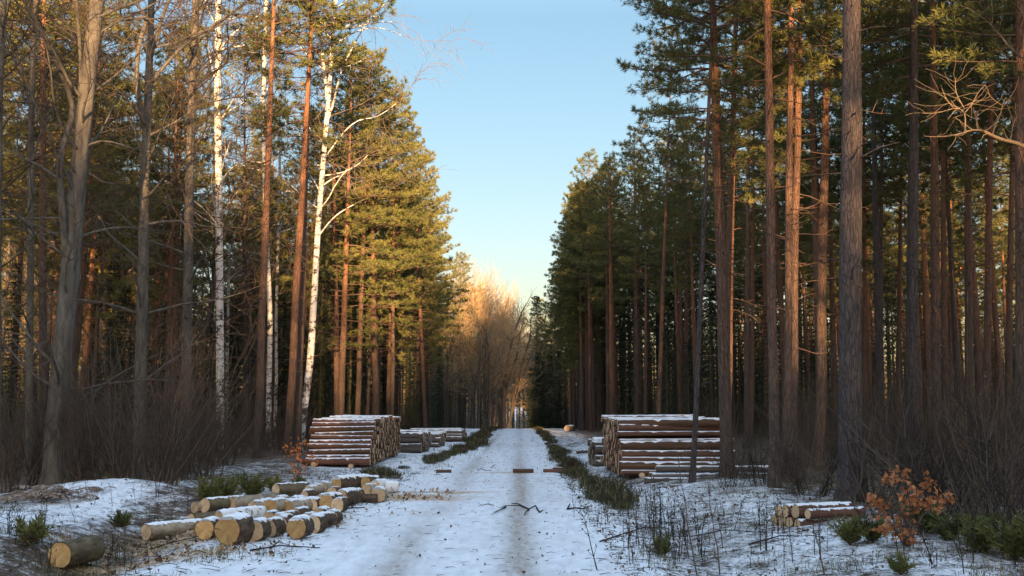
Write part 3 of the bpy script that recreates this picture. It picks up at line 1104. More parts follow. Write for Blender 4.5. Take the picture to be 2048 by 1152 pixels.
# the oak at the right edge whose crooked pale branch reaches into the picture
ok = hero_bare([(2110, 1050), (2105, 700), (2098, 420), (2090, 200), (2085, -60)], 21.0, 36, 26,
               'oak beyond the right edge reaching in with a crooked pale branch', M['oak_bark'], M['gold_twig'], [], 8, 13, 'oak_tree', 'oak tree', None, tw_from=0.75)
if True:
    rng = random.Random(77)
    mb = MB()
    o0 = Vector(ok.location)

    def limb(px, a, b, yy):
        Q = [at(x, y, 21.0 + yy * i / len(px)) - o0 for i, (x, y) in enumerate(px)]
        m2, p2, r2 = poly_trunk(Q, a * 0.62, b * 0.7, 6, 3, 0.0)
        off = len(mb.v)
        mb.v += m2.v
        mb.f += [tuple(i + off for i in f) for f in m2.f]
        mb.m += [0] * len(m2.f)
        return p2, r2
    L_ = []
    L_.append(limb([(2096, 330), (2062, 300), (2035, 283), (2012, 284), (1985, 272), (1967, 262)], 0.075, 0.04, -0.6))
    L_.append(limb([(1967, 262), (1945, 256), (1925, 268), (1900, 272), (1872, 275), (1848, 272)], 0.030, 0.007, -0.5))
    L_.append(limb([(1930, 262), (1932, 235), (1928, 215), (1905, 215), (1885, 225), (1862, 228), (1842, 226)], 0.026, 0.006, 0.4))
    L_.append(limb([(1928, 216), (1915, 195), (1908, 175), (1912, 155)], 0.016, 0.005, 0.3))
    L_.append(limb([(1930, 225), (1950, 205), (1952, 185), (1970, 170)], 0.016, 0.005, -0.3))
    L_.append(limb([(1985, 270), (1990, 245), (2005, 230), (2003, 205), (2012, 195)], 0.022, 0.006, -0.4))
    L_.append(limb([(2003, 210), (1985, 200), (1975, 185)], 0.014, 0.005, -0.4))
    L_.append(limb([(1905, 215), (1895, 195), (1880, 190)], 0.012, 0.004, -0.4))
    L_.append(limb([(2020, 284), (2026, 245), (2035, 230)], 0.018, 0.005, 0.3))
    for p2, r2 in L_:
        for k in range(9):
            i = rng.randint(1, len(p2) - 1)
            if r2[i] > 0.045:
                continue
            d = Vector((rng.uniform(-1, .6), rng.uniform(-.5, .5), rng.uniform(-.7, 1))).normalized()
            grow(mb, p2[i], d, rng.uniform(0.25, 0.75), min(r2[i] * 0.7, 0.011), 3, 3, rng, 0.03, 0.4, 0.9, 0, rmin=0.0035, m_big=0, m_small=0, nch=(2, 3))
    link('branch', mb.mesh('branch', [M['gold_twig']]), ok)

# ------------------------------------------------------------------ where the sun gets through
MB_ = MB
LIT = []
for x, y, Y in [(150, 385, 25), (1538, 200, 25), (1540, 400, 25), (1588, 545, 28.5), (1869, 450, 33), (2042, 220, 23), (1875, 226, 20.8), (1935, 240, 20.8), (1995, 250, 20.5),
                (1450, 690, 29), (1645, 540, 32), (593, 905, 29), (607, 845, 47), (1360, 837, 36.5), (840, 710, 70), (1292, 580, 75), (1196, 600, 80)]:
    LIT.append(at(x, y, Y))
LIT.append(Vector((-4.85, 39.0, 0.5)))
KX, KZ = to_sun.x / -to_sun.y, to_sun.z / -to_sun.y


def blocks(x, y, H, cb, half, trunk=0.35):
    for p in LIT:
        s = p.y - y
        if s < 0.6:
            continue
        dx = abs(p.x + KX * s - x)
        z = p.z + KZ * s
        if z > H + 0.3:
            continue
        w = half if cb > 0 else half * max(0.0, 1 - z / H) ** 0.85 * 0.72 + 0.1
        if dx < trunk or (dx < w and z > cb * H):
            return True
    return False


# ------------------------------------------------------------------ the stands on both sides
def edge_r(y):
    return 4.7 + 3.0 * (1 - sstep(54, 80, y)) + 0.3 * n3(y * 0.15, 2.2)


def edge_l(y):
    return -6.1 - 1.6 * (1 - sstep(45, 75, y)) + 0.4 * n3(y * 0.13, 5.2)


def free(x, y, placed, d):
    for q in placed:
        if (q[0] - x) ** 2 + (q[1] - y) ** 2 < d * d:
            return False
    return True


rng = random.Random(2024)
placed = [(a, b) for a, b, _ in heroes]
SECT_R = [(1090, 1213, 'slim pine at the road edge past the left end of the right log stack'),
          (1213, 1310, 'slim pine behind the left half of the large right log stack'),
          (1310, 1425, 'slim pine behind the right half of the large right log stack'),
          (1425, 1535, 'slim pine behind the leaning reddish pine, left of the sunlit straight pine'),
          (1535, 1600, 'slim pine in the dim gap beside the twin pines'),
          (1600, 1690, 'slim pine in the dim gap left of the thickest dark pine'),
          (1690, 1820, 'slim pine in the dim gap right of the thickest dark pine'),
          (1820, 1900, 'slim pine behind the dark grey and orange lit pines'),
          (1900, 2400, 'slim pine in the dim wood behind the crooked oak branch')]
SECT_L = [(860, 1010, 'pine with golden needles at the far end of the left stand'),
          (790, 860, 'pine with golden needles above the small left log stacks'),
          (640, 790, 'pine in the golden lit wood above the large left log stack'),
          (500, 640, 'pine in the wood behind the large white birch'),
          (390, 500, 'pine in the wood behind the straight birch trunk'),
          (270, 390, 'pine in the wood behind the dark forked tree'),
          (100, 270, 'pine in the wood behind the big leaning oak'),
          (-400, 100, 'pine in the wood at the far left edge')]
nR = nL = tries = 0
bgp = []
while tries < 60000 and (nR < 152 or nL < 100):
    tries += 1
    side = 1 if rng.random() < 0.55 else -1
    y = 30 + 88 * rng.random() ** 0.85
    lim = 0.5 * y + 1.5
    if side > 0:
        if nR >= 152:
            continue
        e = edge_r(y)
        x = e + (lim - e) * rng.random() ** 1.3 if lim > e else None
        if x is None or (y < 41 and x < 8.5) or (y < 45 and x < 3.4):
            continue
    else:
        if nL >= 100:
            continue
        e = edge_l(y)
        x = e - (lim + e) * rng.random() ** 1.1 if lim > -e else None
        if x is None or (y < 47 and x > -9.0):
            continue
    if not free(x, y, placed, 1.7 if y > 60 else 2.3):
        continue
    if blocks(x, y, 21, 0.4, 1.3):
        continue
    if side < 0 and y < 95 and proj((x, y, 4))[0] < 430 and rng.random() < 0.5:
        continue
    edge = (abs(x - e) < 2.2 and y > (88 if side > 0 else 44))
    qx = proj((x, y, 4))[0]
    if y < 50 and abs(qx - 437) < 85:
        continue
    if y < 54 and (abs(qx - 437) < 16 or (abs(qx - 536) < 14) or abs(qx - 625) < 26):
        continue
    H = rng.uniform(18.5, 22.5) if not edge else rng.uniform(18.3, 21.3)
    if side > 0 and y < 60:
        H = rng.uniform(20, 23)
    placed.append((x, y))
    bgp.append((x, y, H, edge, side))
    if side > 0:
        nR += 1
    else:
        nL += 1
y = 60.0
while y < 119:                                                     # the close edge of the right-hand stand
    x = edge_r(y) + 0.3 + rng.uniform(0, 1.3) + (1.2 if y < 70 else 0)
    bgp.append((x, y, min(23.5, 16.6 + (y - 60) * 0.13) + rng.uniform(-0.8, 0.8), y > 92, 1))
    y += rng.uniform(2.6, 4.2)
for i, (x, y, H, edge, side) in enumerate(bgp):
    z = h(x, y)
    ax = Vector((rng.gauss(0, 0.014), rng.gauss(0, 0.014), 1))
    t = pine((x, y, z - 0.05), H / 22.0 * rng.uniform(0.97, 1.03), rng.choice((1, 3, 3)) if side > 0 else rng.choice((0, 2, 2, 4)), rng.uniform(0, 6.28), edge=edge or (side < 0 and rng.random() < 0.3), dark=rng.random() < 0.22, ax=ax)
    pxx = proj((x, y, z + 6))[0]
    sect = SECT_R if side > 0 else SECT_L
    lab = sect[-1][2]
    for a, b, s_ in sect:
        if a <= pxx < b:
            lab = s_
            break
    tag(t, lab, 'pine tree', lab.replace('pine', 'pines', 1).replace('slim pines', 'slim pines'))

# leafless trees of the stands and of the far end of the road
BTR = []
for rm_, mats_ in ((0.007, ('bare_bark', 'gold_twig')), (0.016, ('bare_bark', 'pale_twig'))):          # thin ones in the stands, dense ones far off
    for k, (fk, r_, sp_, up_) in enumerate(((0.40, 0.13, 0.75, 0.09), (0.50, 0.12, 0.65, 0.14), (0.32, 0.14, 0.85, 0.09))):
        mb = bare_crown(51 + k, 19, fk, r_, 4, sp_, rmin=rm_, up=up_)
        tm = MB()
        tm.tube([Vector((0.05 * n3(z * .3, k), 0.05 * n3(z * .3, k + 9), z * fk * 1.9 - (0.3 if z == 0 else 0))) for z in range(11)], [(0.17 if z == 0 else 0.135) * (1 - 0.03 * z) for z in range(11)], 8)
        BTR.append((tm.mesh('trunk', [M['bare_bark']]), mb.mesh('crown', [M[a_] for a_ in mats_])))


def bare(x, y, H, k, label, group, name='bare_tree', ax=None):
    t = empty(name, (x, y, h(x, y) - 0.05))
    if ax:
        lean_to(t, ax)
    s = H / 19.0
    rot = rng.uniform(0, 6.28)
    for nm, me in zip(('trunk', 'crown'), BTR[k % 3 + (3 if y > 108 else 0)]):
        c = link(nm, me, t)
        c.scale = (s, s, s)
        c.rotation_euler = (0, 0, rot)
    tag(t, label, 'tree', group)
    return t


n = tries = 0
while n < 24 and tries < 5000:
    tries += 1
    y = 40 + 55 * rng.random()
    lim = 0.49 * y
    x = -9.0 - (lim - 9.0) * rng.random()
    qx = proj((x, y, 4))[0]
    if y < 54 and (abs(qx - 437) < 18 or abs(qx - 536) < 14 or abs(qx - 625) < 26):
        continue
    if not free(x, y, placed, 1.6) or blocks(x, y, 17, 0.5, 0.6, 0.3):
        continue
    placed.append((x, y))
    pxx = proj((x, y, 6))[0]
    lab = 'leafless tree in the wood behind the ' + ('large white birch' if pxx > 500 else 'straight birch trunk' if pxx > 390 else 'dark forked tree' if pxx > 250 else 'big leaning oak')
    bare(x, y, rng.uniform(12, 19), n, lab, lab.replace('tree', 'trees', 1))
    n += 1
GG = 'golden lit leafless trees at the far end of the road'
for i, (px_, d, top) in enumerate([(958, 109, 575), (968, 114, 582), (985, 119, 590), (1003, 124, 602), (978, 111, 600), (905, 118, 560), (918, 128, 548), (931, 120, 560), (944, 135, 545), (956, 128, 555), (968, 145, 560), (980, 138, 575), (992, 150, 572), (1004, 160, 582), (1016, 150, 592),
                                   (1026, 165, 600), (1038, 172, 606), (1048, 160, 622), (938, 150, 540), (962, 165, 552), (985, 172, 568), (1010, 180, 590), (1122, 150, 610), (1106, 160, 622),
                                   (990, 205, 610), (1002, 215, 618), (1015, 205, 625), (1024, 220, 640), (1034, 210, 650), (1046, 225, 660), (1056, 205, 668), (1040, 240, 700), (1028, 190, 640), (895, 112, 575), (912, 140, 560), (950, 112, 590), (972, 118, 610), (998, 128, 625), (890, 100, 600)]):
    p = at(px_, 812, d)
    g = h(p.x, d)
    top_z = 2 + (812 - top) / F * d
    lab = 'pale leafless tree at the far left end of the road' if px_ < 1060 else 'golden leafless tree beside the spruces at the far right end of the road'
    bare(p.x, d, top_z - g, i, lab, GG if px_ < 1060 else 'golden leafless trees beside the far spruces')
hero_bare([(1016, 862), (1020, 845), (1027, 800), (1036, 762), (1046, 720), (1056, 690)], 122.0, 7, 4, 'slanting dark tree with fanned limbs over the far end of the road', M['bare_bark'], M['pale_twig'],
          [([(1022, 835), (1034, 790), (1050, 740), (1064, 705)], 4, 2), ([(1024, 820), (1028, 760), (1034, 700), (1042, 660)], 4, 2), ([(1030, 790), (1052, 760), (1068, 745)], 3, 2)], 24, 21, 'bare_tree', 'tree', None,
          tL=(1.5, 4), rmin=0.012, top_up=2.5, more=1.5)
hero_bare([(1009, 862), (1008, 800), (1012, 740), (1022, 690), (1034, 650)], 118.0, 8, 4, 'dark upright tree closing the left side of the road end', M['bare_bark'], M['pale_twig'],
          [([(1009, 800), (1020, 750), (1036, 705)], 4, 2), ([(1008, 770), (1000, 720), (990, 680)], 4, 2)], 24, 22, 'bare_tree', 'tree', None, tL=(1.5, 4), rmin=0.012, top_up=2.5, more=1.5)

SP = [spruce(61, 16, 2.6).mesh('crown', [M['bare_bark'], M['spruce']], False), spruce(62, 16, 2.0).mesh('crown', [M['bare_bark'], M['spruce']], False)]


def spruce_tree(px_, d, top, k, label, group):
    p = at(px_, 812, d)
    g = h(p.x, d)
    H = 2 + (812 - top) / F * d - g
    t = empty('spruce_tree', (p.x, d, g))
    c = link('crown', SP[k % 2], t)
    s = H / 16.0
    c.scale = (s * 0.9, s * 0.9, s)
    c.rotation_euler = (0, 0, rng.uniform(0, 6))
    tag(t, label, 'spruce', group)


spruce_tree(1074, 150, 588, 0, 'tall spruce with a pointed lit tip at the end of the road', None)
for i, (px_, d, top) in enumerate([(1062, 118, 735), (1074, 122, 700), (1087, 119, 720), (1100, 124, 690), (1118, 121, 700), (1130, 124, 715), (1145, 118, 740), (1083, 130, 680)]):
    spruce_tree(px_, d, top, i, 'dark young spruce at the right side of the road end', 'dark young spruces at the road end')
for i, (px_, d, top) in enumerate([(848, 74, 640), (830, 80, 600), (815, 66, 690), (700, 62, 560), (640, 60, 600), (470, 58, 560), (560, 64, 590), (220, 44, 500), (245, 50, 560), (330, 52, 600), (420, 56, 640), (20, 42, 520), (180, 55, 600), (880, 90, 690), (770, 78, 640)]):
    lab = 'dark spruce in the shade behind the ' + ('small left log stacks' if px_ > 790 else 'large left log stack' if px_ > 620 else 'birches' if px_ > 400 else 'leafless trees at the far left')
    spruce_tree(px_, d, top, i, lab, lab.replace('spruce', 'spruces', 1))
for i, (px_, d, H) in enumerate([(1093, 128, 680), (1110, 126, 640), (1132, 122, 650)]):
    p = at(px_, 812, d)
    t = pine((p.x, d, h(p.x, d)), (2 + (812 - 610 - 6 * i) / F * d + 1.0) / 22.0, 1 + i, 1.3 * i)
    tag(t, ['leftmost of three thin pines in front of the far spruces', 'middle of three thin pines in front of the far spruces', 'rightmost of three thin pines in front of the far spruces'][i], 'pine tree', 'thin pines in front of the far spruces')

# ------------------------------------------------------------------ wood farther in, which reads as one mass
lite = [pine_crown(71 + i, cb=0.38, RAD=3.2, step=0.8, tn=4, tl=0.42, tw=0.085, dense=0.55) for i in range(2)]
for i, mb in enumerate(lite):
    t = pine_trunk(75 + i, 22, 0.17, 6)
    off = len(mb.v)
    mb.v += t.v
    mb.f += [tuple(k + off for k in f) for f in t.f]
    mb.m += [0] * len(t.f)
LITE = [arrays(mb.mesh('tmp', [M['pine_red'], M['needles']], False)) for mb in lite]
sl = spruce(63, 16, 2.6, 0.02, True).mesh('tmp', [M['bare_bark'], M['spruce']], False)
SLITE = arrays(sl)
DENSE = arrays(spruce(64, 16, 2.6, 0.02, True, 1.7).mesh('tmp', [M['bare_bark'], M['spruce']], False))


def put(x, y, s, z=None):
    return Matrix.Translation((x, y, h(x, y) - 0.1)) @ Matrix.Rotation(rng.uniform(0, 6.28), 4, 'Z') @ Matrix.Diagonal((s, s, s, 1))


src, src2 = [], []
for k in range(150):
    y = rng.uniform(105, 215)
    side = rng.choice((-1, 1))
    x = side * rng.uniform(9, 0.5 * y + 5)
    q = proj((x, y, 5))[0]
    if 985 < q < 1150 or (q < 450 and k % 2):
        continue
    src.append((LITE[k % 2], put(x, y, rng.uniform(0.72, 0.95))))
for k in range(430):
    y = rng.uniform(58, 175)
    side = rng.choice((-1, 1))
    x = side * (7.5 + (2.5 if side < 0 else 0) + (0.5 * y - 3) * rng.random() ** 1.2)
    q = proj((x, y, 5))[0]
    if 968 < q < 1150:
        continue
    if blocks(x, y, 8, 0.0, 1.0):
        continue
    src2.append((SLITE, put(x, y, rng.uniform(0.28, 0.62) if y < 75 else rng.uniform(0.4, 1.0))))
for k in range(110):                                               # closing the view left and right of the road end
    y = rng.uniform(150, 230)
    q = rng.uniform(850, 1000) if k % 2 else rng.uniform(1066, 1220)
    x = at(q, 812, y).x
    if k % 3:
        src2.append((SLITE, put(x, y, rng.uniform(0.55, 1.05))))
    else:
        src.append((LITE[k % 2], put(x, y, rng.uniform(0.72, 0.95))))
tag(link('pine_wood', mass('pine_wood', src, [M['pine_red'], M['needles']])), 'dim pine wood far behind the front trees', 'wood', kind='stuff')
tag(link('spruce_thicket', mass('spruce_thicket', src2, [M['bare_bark'], M['spruce']])), 'dark thicket of young spruces deep in the wood', 'thicket', kind='stuff')

# unseen wood at the photographer's back; heights and gaps shaped to block the low sun
src, src2 = [], []
for k in range(310):
    y = rng.uniform(-175, -82)
    x = rng.uniform(-45, 62)
    s = rng.uniform(0.74, 0.9) if 4.5 < x < 10 or x < -4 else rng.uniform(0.98, 1.1) if x > 10 else rng.uniform(0.95, 1.08)
    if blocks(x, y, 22 * s, 0.38, 0.6, 0.22):
        continue
    src.append((LITE[k % 2], put(x, y, s)))
for k in range(560):
    y = rng.uniform(-175, -78)
    x = rng.uniform(-45, 62)
    s = rng.uniform(0.6, 1.05) if 4.5 < x < 10 or x < -4 else rng.uniform(0.85, 1.25) if x > 10 else rng.uniform(0.85, 1.35)
    if blocks(x, y, 16 * s, 0.0, 2.0 * s, 0.2):
        continue
    src2.append((DENSE, put(x, y, s)))
for k in range(110):  # nearer trees added to shade the front of the right-hand stand
    y = rng.uniform(-64, -36)
    x = rng.uniform(9.0, 28)
    s = rng.uniform(0.95, 1.15)
    if k % 5 == 0:
        if not blocks(x, y, 22 * s, 0.38, 0.6, 0.22):
            src.append((LITE[k % 2], put(x, y, s)))
    elif not blocks(x, y, 22 * s, 0.0, 2.0 * s, 0.2):
        src2.append((DENSE, put(x, y, s * 1.33)))
for k in range(150):  # low spruces added to keep the foreground and stacks in shade
    y = rng.uniform(-36, -15)
    x = rng.uniform(-16, 24)
    s = rng.uniform(0.24, 0.42)
    if abs(x) < 2.2 and y > -24 or blocks(x, y, 16 * s, 0.0, 2.0 * s, 0.2):
        continue
    src2.append((DENSE, put(x, y, s)))
tag(link('pine_wood', mass('pine_wood', src, [M['pine_red'], M['needles']])), 'unseen pine wood behind the photographer', 'wood', kind='stuff')
tag(link('spruce_thicket', mass('spruce_thicket', src2, [M['bare_bark'], M['spruce']])), 'unseen young spruces behind the photographer, added for shade', 'thicket', kind='stuff')

# ------------------------------------------------------------------ bushes and undergrowth
US = [arrays(shrub(81 + i, 2.2, 7, 0.55, 0.013, 4, 0.16, 0, 0.5).mesh('tmp', [M['shrub_twig']])) for i in range(4)]
src = []
for k in range(760):
    side = 1 if k % 2 else -1
    y = rng.uniform(24 if side > 0 else 27, 100)
    lim = 0.5 * y + 1
    if side > 0:
        e = max(edge_r(y) + 0.6, 8.3 if y < 40 else 0)
        x = e + (lim - e) * rng.random()
        if lim < e:
            continue
    else:
        e = min(edge_l(y) - 0.8, -9 if y < 48 else 0)
        x = e - (lim + e) * rng.random()
        if lim < -e:
            continue
    src.append((US[k % 4], put(x, y, rng.uniform(0.6, 1.5))))
tag(link('undergrowth', mass('undergrowth', src, [M['shrub_twig']])), 'bare brown undergrowth between the trunks', 'undergrowth', kind='stuff')

src = []
for k in range(80):
    y = rng.uniform(160, 270)
    x = at(rng.uniform(965, 1085), 812, y).x
    src.append((US[k % 4], put(x, y, rng.uniform(1.8, 3.2))))
tag(link('thicket', mass('thicket', src, [M['pale_twig']])), 'pinkish bare thicket beyond the far end of the road', 'thicket', kind='stuff')
HZ = [shrub(91 + i, 3.7, 17, 0.6, 0.021, 8, 0.14, 0, 0.5).mesh('bush', [M['shrub_twig']]) for i in range(3)]
for i, (px_, py_, s) in enumerate([(238, 975, 1.0), (285, 968, 1.15), (325, 968, 1.0), (372, 960, 1.1), (415, 955, 0.85), (190, 980, 0.8), (150, 985, 0.75), (28, 985, 0.9), (70, 975, 1.0), (460, 930, 0.9), (340, 940, 1.15), (255, 950, 1.1)]):
    p = ground(px_, py_)
    p.y = max(p.y, 24.6)
    p = Vector((at(px_, 812, p.y).x, p.y, 0))
    o = link('hazel_bush', HZ[i % 3], None, (p.x, p.y, h(p.x, p.y)))
    o.scale = (s, s, s)
    o.rotation_euler = (0, 0, rng.uniform(0, 6))
    lab = 'many stemmed bare hazel bush ' + ('behind the snow mound left of the birch' if px_ > 210 else 'beside the foot of the big leaning oak' if px_ > 100 else 'at the far left edge behind the bracken')
    tag(o, lab, 'bush', 'bare hazel bushes ' + lab[29:])
TH = [shrub(95 + i, 2.6, 16, 0.75, 0.012, 8, 0.2, 0, 0.5).mesh('bush', [M['dark_twig'] if i else M['shrub_twig']]) for i in range(3)]
for i, (px_, py_, s) in enumerate([(1800, 1030, 1.0), (1880, 1040, 1.1), (1950, 1060, 1.0), (2010, 1080, 1.1), (2045, 1110, 0.9), (1925, 1010, 1.3), (1985, 1010, 1.3), (1850, 1000, 1.2), (1630, 990, 0.9), (1590, 985, 0.8), (1760, 1005, 0.9), (2040, 1020, 1.3), (1500, 960, 0.75), (1535, 970, 0.8), (1460, 975, 0.6)]):
    p = ground(px_, py_)
    o = link('thorn_bush', TH[i % 3], None, (p.x, p.y, h(p.x, p.y)))
    o.scale = (s, s, s)
    o.rotation_euler = (0, 0, rng.uniform(0, 6))
    lab = 'dark tangled bare bush ' + ('at the right edge beyond the brown leaved oak sapling' if px_ > 1900 else 'around the brown leaved oak sapling' if px_ > 1740 else 'between the thickest pine and the sunlit straight pine' if px_ > 1570 else 'below the right end of the large right log stack')
    tag(o, lab, 'bush', lab.replace('bush', 'bushes', 1))


# ------------------------------------------------------------------ logs
def log_mesh(seed, n=14, rings=7, taper=0.08, rough=0.05):
    """unit log along +X, length 1, radius 1: bark with its two cut ends as second material"""
    mb = MB()
    a = seed * 13.7
    cy = [0.10 * n3(i * 0.4, a) for i in range(rings + 1)]
    cz = [0.10 * n3(i * 0.4, a + 5) for i in range(rings + 1)]
    for i in range(rings + 1):
        x = i / rings
        for j in range(n):
            an = 2 * math.pi * j / n
            r = (1 - taper * x) * (1 + rough * n3(math.cos(an) * 1.6 + a, math.sin(an) * 1.6, i * 0.5) * 1.6)
            mb.v.append((x, cy[i] - cy[0] + r * math.cos(an), cz[i] - cz[0] + r * math.sin(an)))
    for i in range(rings):
        for j in range(n):
            j2 = (j + 1) % n
            mb.f.append((i * n + j2, i * n + j, (i + 1) * n + j, (i + 1) * n + j2))
            mb.m.append(0)
    mb.f.append(tuple(range(n))); mb.m.append(1)
    mb.f.append(tuple(reversed(range(rings * n, rings * n + n)))); mb.m.append(1)
    return mb


def flat_ends(me):
    for p in me.polygons:
        if p.material_index == 1 or len(p.vertices) > 4:
            p.use_smooth = False
    return me


def cap_mesh(seed, n=9, rings=26, half=0.85, thick=0.17):
    """snow lying along the top of a unit log"""
    mb = MB()
    a = seed * 7.3
    rows = []
    for i in range(rings + 1):
        x = 0.005 + 0.99 * i / rings
        row = []
        hw = half * max(0.08, 0.72 + 1.15 * n3(i * 0.62, a))
        sh = 0.25 * n3(i * 0.4, a + 3)
        for j in range(n):
            u = -1 + 2 * j / (n - 1)
            an = math.pi / 2 + u * max(0.12, hw) + sh
            t = thick * (1 - u * u) ** 0.5 * (0.8 + 0.6 * n3(i * 0.7, j * 0.6, a)) + 0.0
            r = 0.97 + t
            row.append((x, r * math.cos(an), r * math.sin(an)))
        rows.append(row)
    for row in rows:
        mb.v += row
    for i in range(rings):
        for j in range(n - 1):
            mb.f.append((i * n + j, i * n + j + 1, (i + 1) * n + j + 1, (i + 1) * n + j))
            mb.m.append(0)
    mb.f.append(tuple(range(n))); mb.m.append(0)
    mb.f.append(tuple(reversed(range(rings * n, rings * n + n)))); mb.m.append(0)
    return mb


STACK_LOGS = [[flat_ends(log_mesh(200 + i).mesh('log', [M[b], M[c]])) for i in range(4)] for b, c in (('log_bark', 'cut_pale'), ('grey_log_bark', 'cut_grey'))]
STACK_CAPS = [cap_mesh(210 + i).mesh('snow_cap', [M['snow_cap']]) for i in range(5)]
rng = random.Random(5)


def stack_log(x0, y, z, L, r, label, group, kind=0, snow=False, flip=False, yaw=0.0, pitch=0.0, name='log'):
    o = link(name, STACK_LOGS[kind][rng.randint(0, 3)], None, (x0, y, z))
    o.rotation_euler = (rng.uniform(0, 6.28), -pitch, yaw + (math.pi if flip else 0))
    o.scale = (L, r, r)
    rx = o.rotation_euler[0]
    tag(o, label, 'log', group)
    if snow:
        c = link('snow_cap', STACK_CAPS[rng.randint(0, 4)], o)
        c.rotation_euler = (-rx, 0, 0)
    return o


ROWN = ['bottom', 'second', 'third', 'fourth', 'fifth', 'sixth', 'seventh', 'eighth', 'ninth']


def stack(name, face_x, L, y0, y1, top, r0, slope_front, slope_back, toward_left, kind, group_front, group_face, z0=0.0, keep=999, gap=1.05, yaw=0.0):
    """rows of logs lying along X; their cut ends form the face at face_x beside the road"""
    z, k, cells = r0, 0, []
    while z < top:
        a, b = y0 + slope_front * k * r0 * 1.8 + rng.uniform(0, 0.1), y1 - slope_back * k * r0 * 1.8
        y, first = a, True
        while y < b:
            r = r0 * rng.choice((0.7, 0.85, 0.95, 1.05, 1.2, 1.35)) * rng.uniform(0.93, 1.07)
            cells.append((k, y + r, z + rng.uniform(-0.045, 0.045), r, first))
            first = False
            y += 2 * r * gap
        z += r0 * 1.78
        k += 1
    nrow = k
    toprow = {}
    for c in cells:
        toprow[round(c[1] / 0.3)] = max(toprow.get(round(c[1] / 0.3), -1), c[0])
    order = sorted(cells, key=lambda c: (not c[4], c[0] < nrow - 1, c[1]))
    rest = []
    for q, (k, y, zc, r, first) in enumerate(order):
        x0 = face_x + rng.gauss(0, 0.06) * (1 if not first else 0.6)
        Lg = L * rng.uniform(0.94, 1.05)
        g = h(face_x, y) + z0
        top_l = k >= toprow[round(y / 0.3)]
        snow = top_l or (first and rng.random() < 0.8)
        if first:
            lab = '%s row front log of %s' % (ROWN[min(k, 8)], name) if k < nrow - 1 else 'topmost front log of %s, thick with snow' % name
            gr = group_front
        elif k == nrow - 1:
            lab = 'snow covered log lying on top of %s' % name
            gr = 'logs on the top of ' + name
        else:
            lab = 'log inside %s showing only its cut end' % name
            gr = group_face
        if q < keep:
            stack_log(x0, y, g + zc, Lg, r, lab, gr, kind, snow, flip=toward_left, yaw=yaw + rng.gauss(0, .028), pitch=rng.gauss(0, .012))
        else:
            rest.append((x0, y, g + zc, Lg, r))
    if rest:
        src = []
        for x0, y, z_, Lg, r in rest:
            m_ = Matrix.Translation((x0, y, z_)) @ Matrix.Rotation(math.pi if toward_left else 0, 4, 'Z') @ Matrix.Diagonal((Lg, r, r, 1))
            src.append((arrays(STACK_LOGS[kind][rng.randint(0, 3)]), m_))
        tag(link('stacked_logs', mass('stacked_logs', src, list(STACK_LOGS[kind][0].materials))), 'remaining log ends far back in %s' % name, 'logs', kind='stuff')


stack('the large left log stack', -4.95, 2.12, 36.4, 45.5, 1.47, 0.09, 0.95, 0.45, True, 0, 'front logs of the large left log stack', 'log ends in the face of the large left log stack', 0.10, keep=170)
stack('the large right log stack', 2.95, 3.25, 32.2, 39.5, 1.55, 0.10, 0.75, 0.3, False, 0, 'front logs of the large right log stack', 'log ends in the face of the large right log stack', 0.16, keep=105)
# sleepers the stacks rest on
for nm, x, y0, y1 in (('left', -5.5, 36.4, 46), ('left', -6.7, 36.3, 46), ('right', 3.5, 32.3, 39.5), ('right', 6.1, 32.3, 39.5)):
    stack_log(x, y0 - 0.3, h(x, y0) + 0.08, y1 - y0, 0.085, 'thin log laid under the large %s log stack as a support' % nm, 'supports under the large %s log stack' % nm, 0, yaw=math.pi / 2)
stack('the small stack behind the large left stack', -4.15, 2.6, 46.6, 51.5, 0.82, 0.11, 0.5, 0.5, True, 1, 'front logs of the nearest small left stack', 'log ends of the nearest small left stack', 0.05, keep=32)
stack('the second small stack on the left', -3.9, 2.6, 53.5, 58.0, 0.62, 0.11, 0.5, 0.5, True, 1, 'front logs of the second small left stack', 'log ends of the second small left stack', 0.05, keep=18)
stack('the farthest small stack on the left', -3.3, 2.8, 62.0, 67.0, 0.60, 0.11, 0.5, 0.5, True, 1, 'front logs of the farthest left stack', 'log ends of the farthest left stack', 0.05, keep=14)
stack('the small stack behind the large right stack', 2.75, 3.2, 40.4, 44.5, 0.80, 0.12, 0.4, 0.6, False, 1, 'front logs of the small right stack', 'log ends of the small right stack', 0.03, keep=26)
# odd logs by the right stacks
p = ground(1153, 910)
stack_log(p.x, p.y, p.z + 0.12, 1.5, 0.085, 'dark log poking askew towards the road from the small right stack', None, 1, True, yaw=0.25, pitch=0.09)
for i, (px_, pb, r, L, sn, lab) in enumerate([(1288, 968, 0.085, 3.2, True, 'lowest front log of the low pile before the right log stack'),
                                             (1304, 962, 0.10, 3.6, True, 'middle log of the low pile before the right log stack'),
                                             (1298, 957, 0.085, 3.3, True, 'back log of the low pile before the right log stack')]):
    p = ground(px_, pb)
    stack_log(p.x, p.y, p.z + r, L, r, lab, 'low pile before the right log stack', 1, sn, yaw=0.03 * i)
p = ground(1312, 958)
stack_log(p.x, p.y + .05, p.z + 0.27, 3.4, 0.09, 'snowy log lying on top of the low pile before the right log stack', 'low pile before the right log stack', 1, True)
p = ground(1340, 976)
stack_log(p.x, p.y, p.z + 0.03, 2.6, 0.05, 'thin snowy pole on the ground in front of the low right pile', None, 1, True)

